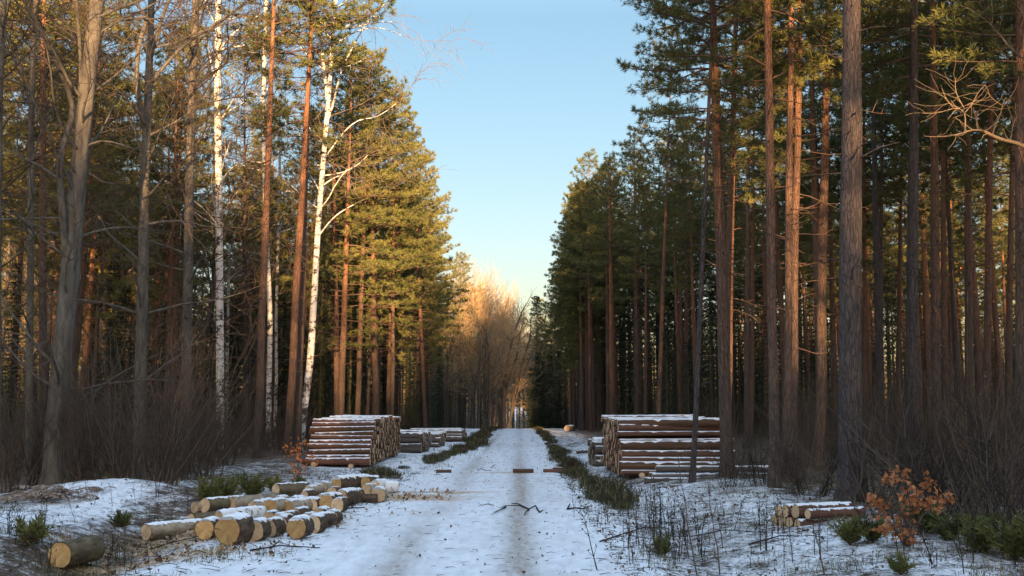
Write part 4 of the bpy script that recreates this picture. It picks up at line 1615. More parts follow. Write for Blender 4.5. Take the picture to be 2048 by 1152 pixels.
# small snowy stack beside the thickest pine
rng = random.Random(9)
SG = 'small snowy log stack beside the thickest pine'
p0 = ground(1549, 1052)
TH0 = R(24)
u0 = Vector((math.sin(TH0), -math.cos(TH0), 0))
for i, (dia, sn, lab) in enumerate([
        (0.19, False, 'bottom left log of the small stack beside the thickest pine'), (0.21, False, 'second bottom log of the small stack beside the thickest pine'),
        (0.18, False, 'third bottom log of the small stack beside the thickest pine'), (0.16, True, 'bottom right snowy log of the small stack beside the thickest pine')]):
    p = p0 + u0 * (0.195 * i)
    stack_log(p.x, p.y, p0.z + dia / 2, 1.15, dia / 2, lab, SG, 0, sn, yaw=TH0)
for i, (dia, sn, lab) in enumerate([
        (0.17, True, 'upper left snowy log of the small stack beside the thickest pine'), (0.20, True, 'upper middle snowy log of the small stack beside the thickest pine'),
        (0.21, True, 'upper log with the largest round end in the small stack beside the thickest pine'), (0.15, True, 'upper right log set back in the small stack beside the thickest pine')]):
    p = p0 + u0 * (0.195 * i + 0.09) + Vector((math.cos(TH0), math.sin(TH0), 0)) * (0.02, 0.0, 0.05, 0.14)[i]
    stack_log(p.x, p.y, p0.z + 0.17 + dia / 2, 1.12, dia / 2, lab, SG, 0, sn, yaw=TH0)

# ------------------------------------------------------------------ firewood rounds in the foreground
def round_log(P, L, r, ang, bark, cut, snow, label, group, seed, pitch=0.0):
    rr = random.Random(seed)
    t = empty('firewood_log', (P.x, P.y, P.z + r * 0.96))
    # X of the log runs away from the viewer: ang degrees to the right of the road direction
    t.rotation_euler = (0, -pitch, math.pi / 2 - R(ang))
    n, rings = 30, max(6, int(L / 0.06))
    a = seed * 3.1
    mb = MB()

    def rad(i, an):
        x = i / rings
        q = 1 + 0.17 * n3(math.cos(an) * 0.9 + a, math.sin(an) * 0.9, 0.4 * x) + 0.045 * n3(math.cos(an) * 3 + a, math.sin(an) * 3, i * 0.35) + 0.03 * n3(an * 6, i * 0.6, a)
        return r * q * (1 - 0.05 * x)
    for i in range(rings + 1):
        for j in range(n):
            an = 2 * math.pi * j / n
            q = rad(i, an)
            mb.v.append((L * i / rings + 0.006 * n3(j, i, a), q * math.cos(an), q * math.sin(an)))
    for i in range(rings):
        for j in range(n):
            j2 = (j + 1) % n
            mb.f.append((i * n + j2, i * n + j, (i + 1) * n + j, (i + 1) * n + j2)); mb.m.append(0)
    mb.f.append(tuple(range(n))); mb.m.append(0)
    mb.f.append(tuple(reversed(range(rings * n, rings * n + n)))); mb.m.append(0)
    link('bark', mb.mesh('bark', [bark]), t)
    for x, i in ((-0.011, 0), (L + 0.011, rings)):
        cm = MB()
        rows = []
        for k in range(1, 7):
            for j in range(n):
                an = 2 * math.pi * j / n
                q = rad(i, an) * 0.93 * k / 6
                cm.v.append((x + 0.004 * n3(q * math.cos(an) * 25, q * math.sin(an) * 25, a), q * math.cos(an), q * math.sin(an)))
        for k in range(5):
            for j in range(n):
                j2 = (j + 1) % n
                f = (k * n + j, k * n + j2, (k + 1) * n + j2, (k + 1) * n + j)
                cm.f.append(f[::-1] if i else f); cm.m.append(0)
        cm.v.append((x, 0, 0))
        for j in range(n):
            j2 = (j + 1) % n
            f = (len(cm.v) - 1, j, j2)
            cm.f.append(f[::-1] if not i else f); cm.m.append(0)
        link('cut_face', cm.mesh('cut_face', [cut]), t)
    if snow:
        sm = MB()
        nn, rg = 13, max(8, int(L / 0.035))
        for i in range(rg + 1):
            fx = i / rg
            hw = (0.55 + 0.42 * snow) * (1 + 0.8 * n3(i * 0.8, a + 2)) * 0.72
            e = min(1, 6 * fx + 0.25, 6 * (1 - fx) + 0.25)
            sh = 0.18 * n3(i * 0.3, a + 7)
            for j in range(nn):
                u = -1 + 2 * j / (nn - 1)
                an = math.pi / 2 + u * hw + sh + 0.22 * n3(i * 1.9, j * 2.0, a) * abs(u)
                ii = min(rings, int(fx * rings + 0.5))
                q = rad(ii, an) * 0.985 + (0.012 + 0.016 * snow) * max(0, 1 - u ** 4) ** 0.5 * (0.8 + 0.7 * n3(i * 0.5, j * 0.4, a)) * e
                sm.v.append((L * fx + (0.012 if i == rg else -0.012 if i == 0 else 0), q * math.cos(an), q * math.sin(an)))
        for i in range(rg):
            for j in range(nn - 1):
                sm.f.append((i * nn + j, i * nn + j + 1, (i + 1) * nn + j + 1, (i + 1) * nn + j)); sm.m.append(0)
        sm.f.append(tuple(range(nn))); sm.m.append(0)
        sm.f.append(tuple(reversed(range(rg * nn, rg * nn + nn)))); sm.m.append(0)
        link('snow_cap', sm.mesh('snow_cap', [M['snow_cap']]), t)
    tag(t, label, 'log', group)
    return t


K, O_, P_, G_, B_ = M['round_bark'], M['cut_ochre'], M['pale_bark'], M['green_bark'], M['birch_log']
C_ = M['cut_pale']
W1 = 'sawn firewood logs lying beside the road on the left'
# zoomed picture coordinates: face centre x, foot y, face diameter, length, angle, bark, cut, snow, label
ROUNDS = [
    (215, 712, 165, 0.50, 24, K, O_, 1.2, 'leftmost log of the front row, half behind the largest snowy log'),
    (415, 765, 232, 0.62, 27, K, O_, 1.3, 'largest front log with dark stained face and thick snow on top'),
    (655, 728, 175, 0.42, 30, K, C_, 1.2, 'snowy log touching the far end of the largest front log'),
    (790, 690, 150, 0.40, 28, K, C_, 0.5, 'short log third behind the largest front log'),
    (893, 645, 135, 0.42, 28, K, C_, 0.3, 'short log fourth in the row behind the largest front log'),
    (960, 590, 120, 0.45, 26, K, C_, 0.3, 'narrow log fifth in the row behind the largest front log'),
    (1030, 545, 105, 0.45, 30, K, C_, 0.3, 'farthest small log in the row behind the largest front log'),
    (1035, 710, 180, 0.44, 30, K, O_, 1.2, 'roadside log with cracked ochre face and drip edged snow'),
    (1180, 655, 150, 0.34, 32, K, C_, 1.1, 'snowy log right behind the roadside log with cracked face'),
    (1240, 612, 128, 0.46, 32, K, C_, 0.8, 'dark barked log near the road end of the front right row'),
    (1345, 582, 122, 0.26, 34, K, C_, 1.0, 'short round at the road side end of the front right row'),
    (1235, 560, 120, 0.40, 30, K, C_, 1.1, 'snowy log lying behind the front right row'),
    (105, 580, 92, 1.45, 50, G_, C_, 0.0, 'long mossy green barked log lying behind the front row on the left'),
    (345, 570, 105, 1.10, 52, B_, C_, 0.9, 'white barked snowy log behind the largest front log'),
    (130, 470, 88, 0.5, 40, P_, C_, 0.0, 'small pale log at the left end of the second row'),
    (222, 474, 118, 0.9, 48, G_, C_, 0.2, 'log with dark pith in its face beside the long pale log'),
    (445, 462, 122, 1.35, 45, P_, C_, 0.0, 'long pale barked log lying at the back left of the heap'),
    (645, 475, 100, 0.75, 42, P_, C_, 0.2, 'log between the long pale log and the round yellow face'),
    (805, 495, 135, 0.55, 38, P_, O_, 0.2, 'log with a round yellow sawn face in the middle of the heap'),
    (885, 462, 95, 0.45, 38, P_, C_, 0.3, 'log tucked right of the round yellow face in the heap'),
    (955, 478, 112, 0.85, 40, P_, O_, 1.0, 'snow topped pale log in the middle of the heap'),
    (1060, 462, 105, 0.5, 40, K, O_, 0.3, 'split looking low log right of the snow topped pale log'),
    (1185, 452, 100, 0.5, 40, K, C_, 0.8, 'low snowy log behind the log row nearest the road'),
    (1305, 455, 148, 0.50, 36, K, O_, 1.2, 'large ochre faced snowy log in the middle right of the heap'),
    (1400, 470, 125, 0.30, 36, K, C_, 0.4, 'thin rimmed round leaning on the large ochre faced log'),
    (1440, 410, 135, 0.60, 38, K, C_, 1.2, 'snowy barked log behind the large ochre faced log'),
    (855, 332, 112, 0.8, 60, G_, C_, 0.1, 'mossy log at the back of the heap near the low pine shrubs'),
    (1110, 352, 80, 0.35, 45, K, C_, 0.3, 'front round of the short row of slices at the back'),
    (1140, 325, 90, 0.3, 45, P_, C_, 0.7, 'second round of the short row of slices at the back'),
    (1195, 312, 95, 0.3, 45, P_, C_, 0.7, 'third round of the short row of slices at the back'),
    (1265, 298, 100, 0.25, 45, P_, C_, 0.8, 'last round of the short row of slices at the back'),
    (1350, 342, 95, 0.3, 30, K, C_, 0.2, 'small round below the dark barked log with thick snow'),
    (1395, 282, 128, 0.95, 62, K, O_, 1.4, 'dark barked log with thick snow at the back right of the heap'),
    (1655, 272, 118, 0.5, 50, K, O_, 0.5, 'ochre faced log right of the dark barked snowy log'),
    (1655, 330, 110, 0.3, 50, P_, C_, 0.6, 'log behind the upright standing block at the road'),
    (1572, 378, 112, 0.35, 20, K, O_, 0.5, 'log left of the dark sideways block at the road'),
    (1765, 378, 125, 0.30, 20, P_, C_, 1.1, 'pale round with thick rim right of the dark sideways block'),
    (1735, 300, 110, 0.6, 40, B_, C_, 1.3, 'snow heaped log behind the pale thick rimmed round'),
]
for i, (zx, zb, dia, L, ang, bark, cut, snow, lab) in enumerate(ROUNDS):
    p = ground(360 + zx / 4.452, 920 + zb / 4.452)
    dist = (p - CO).length
    r = dia / 4.452 / F * dist / 2
    if L < 0.7:
        L *= 0.78
    snow *= 0.75
    round_log(p, L, r * 1.06, ang - 16 + 6 * math.sin(i * 2.3), bark, cut, snow, lab, W1, 400 + i)
EXTRA = [
    (560, 690, 150, 0.3, 10, K, C_, 0.6, 'thin slice squeezed between the two leftmost logs of the front row'),
    (865, 600, 118, 0.3, 12, P_, C_, 0.5, 'pale slice behind the middle of the front log row'),
    (790, 575, 112, 0.28, 8, K, C_, 0.7, 'dark slice with snow behind the short third log'),
    (1120, 590, 110, 0.3, 14, K, C_, 0.5, 'small round wedged between the two front log rows'),
    (730, 440, 92, 0.3, 20, P_, C_, 0.4, 'slice lying behind the round yellow faced log'),
    (870, 415, 88, 0.3, 20, P_, C_, 0.6, 'slice farther behind the round yellow faced log'),
    (1010, 420, 90, 0.35, 20, K, C_, 0.8, 'snowy slice behind the split looking low log'),
    (1255, 400, 92, 0.3, 15, K, C_, 0.7, 'slice standing behind the large ochre faced snowy log'),
    (1500, 380, 100, 0.3, 25, P_, C_, 0.5, 'slice lying between the ochre faced log and the road'),
    (575, 450, 88, 0.35, 25, G_, C_, 0.3, 'slice behind the long mossy green barked log'),
]
for i, (zx, zb, dia, L, ang, bark, cut, snow, lab) in enumerate(EXTRA):
    p = ground(360 + zx / 4.452, 920 + zb / 4.452)
    round_log(p, L, dia / 4.452 / F * (p - CO).length / 2, ang, bark, cut, snow, lab, W1, 470 + i)
p = ground(360 + 1615 / 4.452, 920 + 380 / 4.452)
round_log(p, 0.33, 0.095, 88, K, C_, 0.0, 'dark block of bark lying sideways between two log ends near the road', W1, 451)
p = ground(360 + 1815 / 4.452, 920 + 292 / 4.452)
round_log(p, 0.34, 0.125, 84, B_, C_, 0.3, 'black and white birch log lying sideways at the road end of the heap', W1, 452)
p = ground(60 + 1155 / 4.965, 920 + 802 / 4.965)
round_log(p, 1.15, 0.14, 34, P_, C_, 0.55, 'pale log lying apart left of the heap with white flaking bark', None, 453)
p = ground(60 + 290 / 4.965, 920 + 1082 / 4.965)
round_log(p, 0.8, 0.185, 12, G_, O_, 0.0, 'thick log with yellow split face in the bottom left corner ditch', None, 454)
# logs on the road
rng = random.Random(21)
p = ground(1030, 944)
q = ground(1067, 946)
stack_log(q.x, q.y, q.z + 0.062, 0.62, 0.064, 'reddish log lying alone on the road with its pale end to the right', None, 0, False, yaw=math.pi * 0.97)
p = ground(1087, 945)
stack_log(p.x, p.y, p.z + 0.05, 1.0, 0.06, 'brown log at the right road edge beside the lone road log', None, 0, False, yaw=-0.25)
p = ground(1106, 943)
stack_log(p.x, p.y, p.z + 0.08, 0.5, 0.055, 'split piece of bark lying over the brown log at the right road edge', None, 0, True, yaw=-0.2)
p = ground(872, 946)
stack_log(p.x, p.y, p.z + 0.045, 0.46, 0.055, 'small reddish log lying at the left road edge', None, 0, False, yaw=0.12)
p = ground(1134, 862)
stack_log(p.x, p.y, p.z + 0.2, 1.2, 0.24, 'snowy log end lying far off on the right verge', None, 1, True, yaw=1.1)

# ------------------------------------------------------------------ fallen branches
def px_branch(lists, label, r0):
    o0 = None
    mb = MB()
    for L in lists:
        P = [ground(x, y) for x, y in L]
        if o0 is None:
            o0 = P[0].copy()
        Q = [q - o0 + Vector((0, 0, 0.015 + 0.035 * abs(math.sin(i * 1.7)))) for i, q in enumerate(P)]
        mb.tube(Q, [max(0.004, r0 * (1 - 0.75 * i / len(Q))) for i in range(len(Q))], 5, 0)
    tag(link('fallen_branch', mb.mesh('fallen_branch', [M['dark_twig']]), None, o0), label, 'branch')


def z8(l):
    return [(820 + a / 3.945, 860 + b / 3.945) for a, b in l]


px_branch([z8([(1022, 656), (990, 617), (940, 632), (860, 614), (755, 610), (705, 633)]), z8([(940, 632), (850, 600), (800, 590)]), z8([(940, 632), (918, 660), (900, 682)]), z8([(755, 612), (720, 645), (665, 660)]), z8([(1022, 656), (1050, 652)])],
          'dark forked branch lying across the wheel track on the road', 0.017)
px_branch([z8([(1240, 632), (1262, 602)]), z8([(1240, 630), (1300, 634), (1360, 632), (1420, 617)])], 'bent dark branch lying at the right road edge', 0.02)
px_branch([z8([(660, 600), (610, 604), (565, 604), (535, 590)])], 'thin twig left of the forked branch on the road', 0.009)
px_branch([[(300, 1100), (340, 1092), (380, 1080), (420, 1072), (455, 1066 + 34)]], 'thin dark branch in the snow below the firewood heap', 0.012)
px_branch([[(500, 1103), (560, 1098), (640, 1099)], [(540, 1099), (560, 1088)]], 'dark stick lying in front of the roadside firewood log', 0.014)
px_branch([[(690, 1018), (715, 1008), (740, 1002)], [(690, 1018), (730, 1020)]], 'broken stick lying between the firewood heap and the road', 0.016)
px_branch([[(1200, 1085), (1290, 1060), (1330, 1058)]], 'dead stick lying in the right ditch', 0.014)
px_branch([[(1500, 1090), (1560, 1078), (1600, 1075)]], 'dead stick on the snow below the small log stack', 0.012)
px_branch([z8([(530, 320), (560, 318), (600, 325), (640, 330)]), z8([(640, 300), (670, 285)])], 'broken twigs on the road left of the lone road log', 0.014)
px_branch([[(1380, 1075), (1450, 1066), (1530, 1068)]], 'long thin stick across the snow of the right bank', 0.010)

# ------------------------------------------------------------------ shrubs, saplings, weeds
def needle_bush(seed, Hh, n=30):
    r_ = random.Random(seed)
    mb = MB()
    for k in range(n):
        a = r_.uniform(0, 6.28)
        d = Vector((math.cos(a) * r_.uniform(0.1, 0.9), math.sin(a) * r_.uniform(0.1, 0.9), r_.uniform(0.4, 1))).normalized()
        L = Hh * r_.uniform(0.5, 1.1)
        mb.tube([Vector((0, 0, 0)), d * L * 0.5, d * L], [0.008, 0.006, 0.003], 3, 0)
        for u in range(int(4 + L * 9)):
            tuft(mb, d * L * (0.2 + 0.8 * u / (4 + L * 9)), d, r_, 7, 0.13, 0.012, 1)
    return mb


NB = [needle_bush(121 + i, 0.42 + 0.06 * i, 22 + 5 * i).mesh('pine_shrub', [M['bare_bark'], M['needles']], False) for i in range(5)]
for i, (x, y, s, lab) in enumerate([(55, 1090, 1.0, 'green young pine shrub in the bottom left corner behind the thick log'), (245, 1055, 0.7, 'green young pine shrub left of the pale log lying apart'),
                                    (418, 1004, 0.95, 'dense green pine shrub behind the left end of the firewood heap'), (455, 1000, 0.8, 'green pine shrub just right of the dense one behind the heap'),
                                    (505, 995, 0.85, 'green pine shrub behind the middle of the firewood heap'), (545, 985, 0.9, 'green pine shrub below the orange leaved sapling'),
                                    (600, 978, 0.7, 'low green pine shrub in front of the large left log stack'), (1322, 1112, 0.55, 'small green shrub standing in the right ditch'),
                                    (1700, 1090, 0.7, 'green shrub below the small snowy log stack'), (1745, 1085, 0.6, 'low green shrub at the foot of the brown oak sapling'),
                                    (1800, 1150, 0.6, 'green shrub at the bottom edge on the right'), (1900, 1080, 0.9, 'green shrub right of the brown leaved oak sapling'),
                                    (1960, 1105, 0.9, 'green shrub among the dark bushes at the right edge'), (2030, 1120, 1.0, 'green shrub in the bottom right corner'),
                                    (1850, 1065, 0.8, 'green shrub directly behind the brown leaved oak sapling')]):
    p = ground(x, y)
    o = link('pine_shrub', NB[i % 5], None, p)
    o.scale = (s, s, s)
    o.rotation_euler = (0, 0, i * 1.3)
    tag(o, lab, 'shrub')


def broom(seed):
    r_ = random.Random(seed)
    mb = MB()
    for k in range(260):
        a, b = r_.uniform(0, 6.28), 0.48 * r_.random() ** 0.6
        p = Vector((math.cos(a) * b, math.sin(a) * b, -0.05))
        d = Vector((r_.gauss(0, 0.28), r_.gauss(0, 0.28), 1)).normalized()
        L = r_.uniform(0.25, 0.62) * (1 - 0.5 * b)
        w = Vector((-d.y, d.x, 0)).normalized() * 0.008 if abs(d.x) + abs(d.y) > 1e-3 else Vector((0.008, 0, 0))
        e = p + d * L + Vector((r_.gauss(0, .05), r_.gauss(0, .05), 0))
        c = p.lerp(e, 0.55) + rv(r_) * 0.02
        m = 0 if r_.random() < 0.8 else 1
        mb.quad(tuple(p - w), tuple(c - w), tuple(e), tuple(c + w), m)
        for g in range(2):
            f = c + (d + rv(r_) * 0.7).normalized() * L * 0.4
            mb.quad(tuple(c - w * .7), tuple(c.lerp(f, .5) - w), tuple(f), tuple(c.lerp(f, .5) + w), m)
    return mb


BR = [broom(131 + i).mesh('broom_bush', [M['broom'], M['dry_grass']], False) for i in range(3)]
rng = random.Random(33)
k = 0
y = 22.5
while y < 96:
    x = 1.62 + 0.35 * (1 - sstep(20, 34, y)) + rng.uniform(-.2, .25)
    o = link('broom_bush', BR[k % 3], None, (x, y, h(x, y)))
    s = rng.choice((0.4, 0.6, 0.75, 0.9, 1.05)) * rng.uniform(0.85, 1.15) * (0.9 if 24 < y < 40 else 0.7)
    o.scale = (s * 0.8, s * 1.2, s)
    o.rotation_euler = (0, 0, rng.uniform(0, 6))
    lab = 'green broom bush on the right verge ' + ('nearest to the camera' if y < 36 else 'beside the large right log stack' if y < 55 else 'far along the road near the crest')
    tag(o, lab, 'bush', lab.replace('bush', 'bushes', 1))
    y += 0.75 + y * 0.008
    k += 1
y = 28.0
while y < 97:
    x = road_l(y) - 0.75 - 0.5 * (1 - sstep(30, 50, y)) + rng.uniform(-.35, .35)
    if rng.random() < 0.75:
        o = link('broom_bush', BR[k % 3], None, (x, y, h(x, y)))
        s = rng.choice((0.4, 0.6, 0.8, 1.0)) * rng.uniform(0.85, 1.1)
        o.scale = (s * 1.2, s * 1.3, s * 0.8)
        o.rotation_euler = (0, 0, rng.uniform(0, 6))
        lab = 'green broom bush on the left verge ' + ('beside the large left log stack' if y < 46 else 'beside the small left log stacks' if y < 68 else 'far along the road near the crest')
        tag(o, lab, 'bush', lab.replace('bush', 'bushes', 1))
    y += 0.7 + y * 0.008
    k += 1


def sapling(base, Y, clusters, leafm, label, seed, stem=0.012, nleaf=(12, 22), size=0.085, spread=0.09):
    r_ = random.Random(seed)
    mb, lf = MB(), MB()
    b = base
    for (x, y, s) in clusters:
        e = at(x, y, Y + r_.uniform(-.35, .35)) - b
        mid = Vector((e.x * 0.35 + r_.uniform(-.06, .06), e.y * 0.5, e.z * 0.62))
        mb.tube([Vector((r_.uniform(-.03, .03), 0, -0.05)), mid, e], [stem, stem * 0.6, 0.003], 4, 0)
        for j in range(int(r_.uniform(*nleaf) * s)):
            q = e + Vector((r_.gauss(0, spread), r_.gauss(0, spread), r_.gauss(-0.03, spread))) * s
            leaf(lf, q, r_, size * r_.uniform(0.7, 1.2), 0)
    t = empty('oak_sapling', b)
    link('stems', mb.mesh('stems', [M['twig']]), t)
    link('leaves', lf.mesh('leaves', [leafm], False), t)
    tag(t, label, 'sapling')
    return t


b = ground(1815, 1092)
sapling(b, b.y, [(1774, 950, .9), (1802, 942, 1), (1858, 962, 1), (1818, 985, 1.1), (1835, 1000, 1.2), (1748, 1000, .9), (1766, 1006, .8), (1884, 996, .8), (1860, 1005, .7), (1808, 1032, 1), (1806, 1052, .9), (1812, 1068, .8), (1775, 1050, .8), (1778, 1062, .7), (1905, 998, .4), (1760, 1028, .2)],
        M['oak_leaf'], 'oak sapling with hanging brown leaves right of the thickest pine', 141, size=0.10, spread=0.058, nleaf=(20, 30))
b = ground(596, 962)
sapling(b, b.y, [(588, 890, 1), (598, 900, 1.1), (590, 912, .9), (604, 888, .7), (582, 935, .7), (600, 930, .8), (590, 940, .6), (597, 962, .8), (612, 918, .7), (628, 922, .5), (578, 896, .6)],
        M['orange_leaf'], 'young beech with glowing orange leaves in front of the large left log stack', 142, size=0.10, spread=0.13, nleaf=(14, 22))
for x, y, lab in ((1912, 760, 'few pale leaves on a thin bare sapling in the right wood'), (1925, 600, 'thin sapling with small yellow leaves high in the right wood')):
    b = at(x, 812, 24.0)
    b.z = h(b.x, b.y)
    sapling(b, 24.0, [(x - 50, y + 20, .5), (x + 10, y - 20, .5), (x + 60, y + 10, .5), (x - 20, y - 60, .5), (x + 45, y - 70, .4), (x + 80, y + 60, .4)], M['orange_leaf'], lab, 143 + x, size=0.06, spread=0.2, nleaf=(5, 9))

# bracken by the foot of the big oak
def bracken(seed):
    r_ = random.Random(seed)
    mb = MB()
    for k in range(7):
        a = r_.uniform(0, 6.28)
        d = Vector((math.cos(a) * 0.6, math.sin(a) * 0.6, 1)).normalized()
        p = Vector((0, 0, 0))
        pts = [p]
        for i in range(8):
            d = (d + Vector((math.cos(a) * 0.12, math.sin(a) * 0.12, -0.16)) + rv(r_) * 0.05).normalized()
            p = p + d * 0.075 * r_.uniform(0.8, 1.3)
            pts.append(p)
        mb.tube(pts, [0.006] * 8 + [0.003], 3, 0)
        for i in range(2, 9):
            lat = d.cross(Vector((0, 0, 1))).normalized()
            for s in (-1, 1):
                L = 0.17 * (1 - (i - 2) / 8)
                e = pts[i] + lat * s * L + Vector((0, 0, -0.07 * r_.random()))
                u = (pts[i] - pts[i - 1]) * 0.45
                mb.quad(tuple(pts[i] - u * .4), tuple(pts[i].lerp(e, .6) - u), tuple(e), tuple(pts[i].lerp(e, .6) + u), 0)
    return mb


FE = [bracken(151 + i).mesh('bracken', [M['fern']], False) for i in range(2)]
for i, (x, y) in enumerate([(60, 992), (85, 985), (100, 1000), (40, 1000), (75, 1005), (130, 1000), (150, 992), (20, 1008), (200, 985), (165, 1000), (110, 990)]):
    p = ground(x, y)
    p.y = min(p.y, 23.6)
    o = link('bracken', FE[i % 2], None, (at(x, 812, p.y).x, p.y, h(at(x, 812, p.y).x, p.y)))
    o.rotation_euler = (0, 0, i * 2.1)
    s = rng.uniform(0.6, 1.05)
    o.scale = (s, s, s)
    tag(o, 'dead pale brown bracken frond clump around the foot of the big leaning oak', 'fern', 'dead bracken around the foot of the big leaning oak')


def weed(seed, Hh):
    r_ = random.Random(seed)
    mb = MB()
    for k in range(r_.randint(1, 3)):
        d = Vector((r_.gauss(0, .12), r_.gauss(0, .12), 1)).normalized()
        p = Vector((r_.gauss(0, .03), r_.gauss(0, .03), -0.05))
        L = Hh * r_.uniform(0.7, 1.1)
        pts = [p]
        for i in range(6):
            d = (d + rv(r_) * 0.07).normalized()
            pts.append(pts[-1] + d * L / 6)
        mb.tube(pts, [0.0065, 0.006, 0.005, 0.0045, 0.004, 0.003, 0.002], 4, 0)
        for c in range(9):
            i = r_.randint(2, 6)
            e = pts[i] + (d + rv(r_) * 0.9).normalized() * L * r_.uniform(0.06, 0.2)
            mb.tube([pts[i], e], [0.0035, 0.0018], 3, 0)
            for g in range(2):
                tuft(mb, e, d, r_, 1, 0.035, 0.008, 0)
    return mb


WE = [weed(161 + i, 0.6).mesh('weed_stalk', [M['dark_twig']]) for i in range(5)]
rng = random.Random(44)


def weeds(n, fx, fy, label, s0, s1):
    for i in range(n):
        p = ground(fx(), fy())
        o = link('weed_stalk', WE[rng.randint(0, 4)], None, p)
        s = rng.uniform(s0, s1)
        o.scale = (s, s, s)
        o.rotation_euler = (0, 0, rng.uniform(0, 6))
        tag(o, label, 'weed', label.replace('stalk', 'stalks', 1))


U = rng.uniform
weeds(30, lambda: U(1190, 1420), lambda: U(1040, 1150), 'dark dry weed stalk standing in the snowy right ditch near the camera', 0.6, 1.5)
weeds(22, lambda: U(1420, 1760), lambda: U(1030, 1150), 'dark dry weed stalk on the snowy bank below the small log stack', 0.5, 1.3)
weeds(20, lambda: U(1120, 1230), lambda: U(945, 1040), 'dark dry weed stalk on the right road edge by the broom bushes', 0.4, 0.9)
weeds(34, lambda: U(10, 310), lambda: U(1060, 1150), 'dark dry weed stalk around the thick log in the bottom left corner', 0.4, 1.0)
weeds(14, lambda: U(100, 400), lambda: U(985, 1050), 'dry weed stalk sticking out of the snow mound on the left', 0.4, 0.9)
weeds(18, lambda: U(1760, 2040), lambda: U(1060, 1150), 'dark dry weed stalk among the shrubs in the bottom right corner', 0.6, 1.5)
# taller whips on the right bank
for i, (x0, y0, x1, y1) in enumerate([(1395, 1150, 1350, 890), (1440, 1150, 1415, 960), (1310, 1100, 1300, 980), (1650, 1150, 1625, 1045), (1605, 1000, 1675, 675), (1640, 1000, 1632, 760), (1835, 1040, 1800, 760), (1855, 1000, 1770, 820), (1905, 1050, 2040, 895), (1700, 1060, 1745, 830), (1995, 1100, 1960, 800), (1572, 990, 1585, 850)]):
    b = ground(x0, y0)
    e = at(x1, y1, b.y + U(-.3, .3)) - b
    mb = MB()
    L = e.length
    pts = [Vector((0, 0, -0.05))] + [e * (i_ / 7) + rv(rng) * 0.018 * L * math.sin(math.pi * i_ / 7) for i_ in range(1, 8)]
    mb.tube(pts, [0.011 * (1 - 0.8 * j / 7) for j in range(8)], 5, 0)
    for c in range(9):
        j = rng.randint(2, 6)
        d = (e.normalized() + rv(rng) * 0.9).normalized()
        a_ = pts[j] + d * L * U(.06, .2)
        mb.tube([pts[j], a_, a_ + (d + rv(rng) * .5).normalized() * L * .08], [0.005, 0.0035, 0.002], 3, 0)
    o = link('bare_sapling', mb.mesh('bare_sapling', [M['twig'] if i % 2 else M['bare_bark']]), None, b)
    lab = 'thin bare sapling stem ' + ('in the ditch in front of the large right log stack' if x0 < 1450 else 'between the small snowy stack and the straight sunlit pine' if x0 < 1660 else 'rising by the thickest pine above the oak sapling' if x0 < 1860 else 'leaning over the dark bushes at the right edge')
    tag(o, lab, 'sapling', lab.replace('sapling stem', 'sapling stems'))

# ------------------------------------------------------------------ grass, leaves and twigs on the snow
rng = random.Random(55)
gb = MB()
n = 0
while n < 19000:
    zone = rng.random()
    if zone < 0.45:
        x, y = rng.uniform(1.2, 8.5), 12 + 26 * rng.random() ** 1.3
        if x < 1.6 and rng.random() < 0.5:
            continue
    elif zone < 0.8:
        x, y = rng.uniform(-9.5, -3.0), 12.5 + 22 * rng.random() ** 1.3
        if -8.5 < x < -6.4 and 18 < y < 24 and rng.random() < 0.85:
            continue
    else:
        y = rng.uniform(26, 92)
        x = road_r(y) + rng.gauss(0.5, 0.5) if rng.random() < 0.5 else road_l(y) - abs(rng.gauss(0.7, 0.9))
    if n3(x * 0.9, y * 0.9, 30) < 0.10:
        continue
    n += 1
    z = h(x, y)
    p = Vector((x, y, z - 0.01))
    d = Vector((rng.gauss(0, .45), rng.gauss(0, .45), 1)).normalized()
    L = rng.uniform(0.06, 0.26)
    w = Vector((-d.y, d.x, 0.001)).normalized() * 0.0048
    e = p + d * L
    gb.tri(tuple(p - w), tuple(p + w), tuple(e + Vector((rng.gauss(0, .03), rng.gauss(0, .03), -0.02))), 0 if rng.random() < 0.62 else 1)
tag(link('grass', gb.mesh('grass', [M['dry_grass'], M['green_grass']], False)), 'dry and green grass blades poking through the snow', 'grass', kind='stuff')

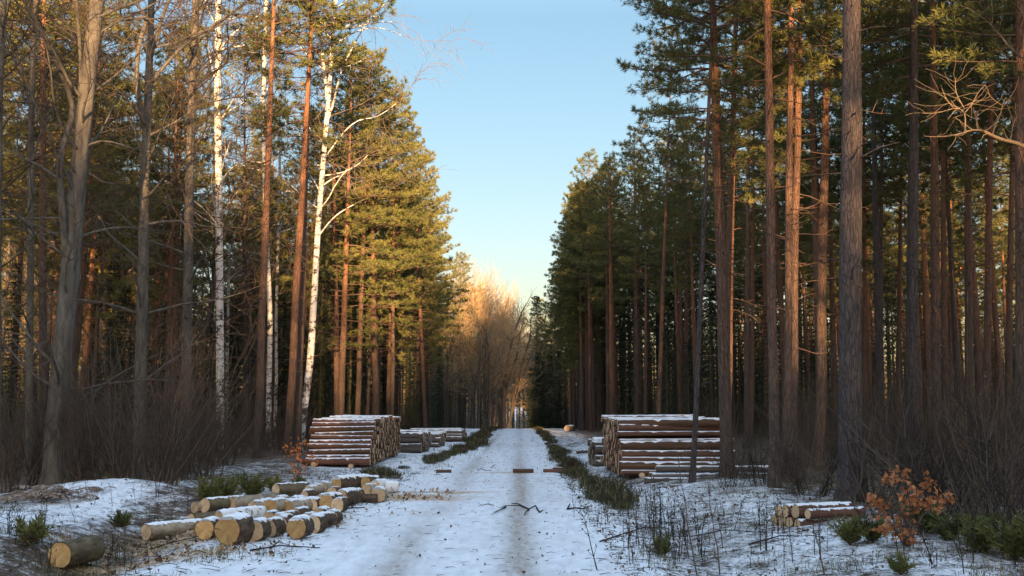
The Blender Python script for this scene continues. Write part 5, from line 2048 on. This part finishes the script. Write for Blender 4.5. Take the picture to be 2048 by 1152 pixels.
lb = MB()
n = 0
while n < 11500:
    zone = rng.random()
    if zone < 0.16:
        y = 12 + 60 * rng.random() ** 1.6
        x = rng.uniform(road_l(y), road_r(y))
        if rng.random() < 0.5 and road_l(y) + 0.4 < x < road_r(y) - 0.5:
            continue
        sc = 0.8
    elif zone < 0.60:
        x, y = 1.2 + 8 * rng.random() ** 1.3, 12 + 26 * rng.random() ** 1.3
        sc = 1
    elif zone < 0.93:
        x, y = -3.0 - 7 * rng.random(), 12.5 + 22 * rng.random()
        sc = 1
        if -8.5 < x < -6.2 and 18 < y < 24 and rng.random() < 0.5:
            continue
    else:
        y = rng.uniform(30, 90)
        x = rng.choice((-1, 1)) * rng.uniform(2.0, 5.0)
        sc = 1.3
    n += 1
    onroad = road_l(y) < x < road_r(y)
    z = h(x, y) + 0.012
    p = Vector((x, y, z))
    if rng.random() < (0.5 if onroad else 0.62):                  # twig
        a = rng.uniform(0, 6.28) if not onroad else rng.gauss(0, 0.7)
        L = rng.uniform(0.05, 0.30) * sc * (0.7 if onroad else 1)
        d = Vector((math.cos(a), math.sin(a), rng.uniform(-0.02, 0.22 if not onroad else 0.05)))
        mid = p + d * L * 0.5 + Vector((rng.gauss(0, .02), rng.gauss(0, .02), 0.01))
        r = rng.uniform(0.002, 0.0065) * sc
        lb.tube([p, mid, p + d * L], [r, r * .8, r * .4], 3, 1)
    else:
        leaf(lb, p, rng, rng.uniform(0.03, 0.085) * sc, 0)
tag(link('leaf_litter', lb.mesh('leaf_litter', [M['litter'], M['dark_twig']], False)), 'fallen leaves and twigs scattered over the snow', 'leaf litter', kind='stuff')

# bark flakes and wood chips left from the sawing round the heap
rng = random.Random(66)
cb = MB()
n = 0
while n < 1500:
    x, y = rng.uniform(-7.5, -1.5), rng.uniform(14, 27.5)
    if sawdust(x, y) < rng.uniform(0.12, 0.8):
        continue
    n += 1
    p = Vector((x, y, h(x, y) + 0.012))
    leaf(cb, p, rng, rng.uniform(0.03, 0.11), 0 if rng.random() < 0.6 else 1)
tag(link('wood_chips', cb.mesh('wood_chips', [M['cut_grey'], M['litter']], False)), 'wood chips and bark flakes strewn around the firewood heap', 'wood chips', kind='stuff')
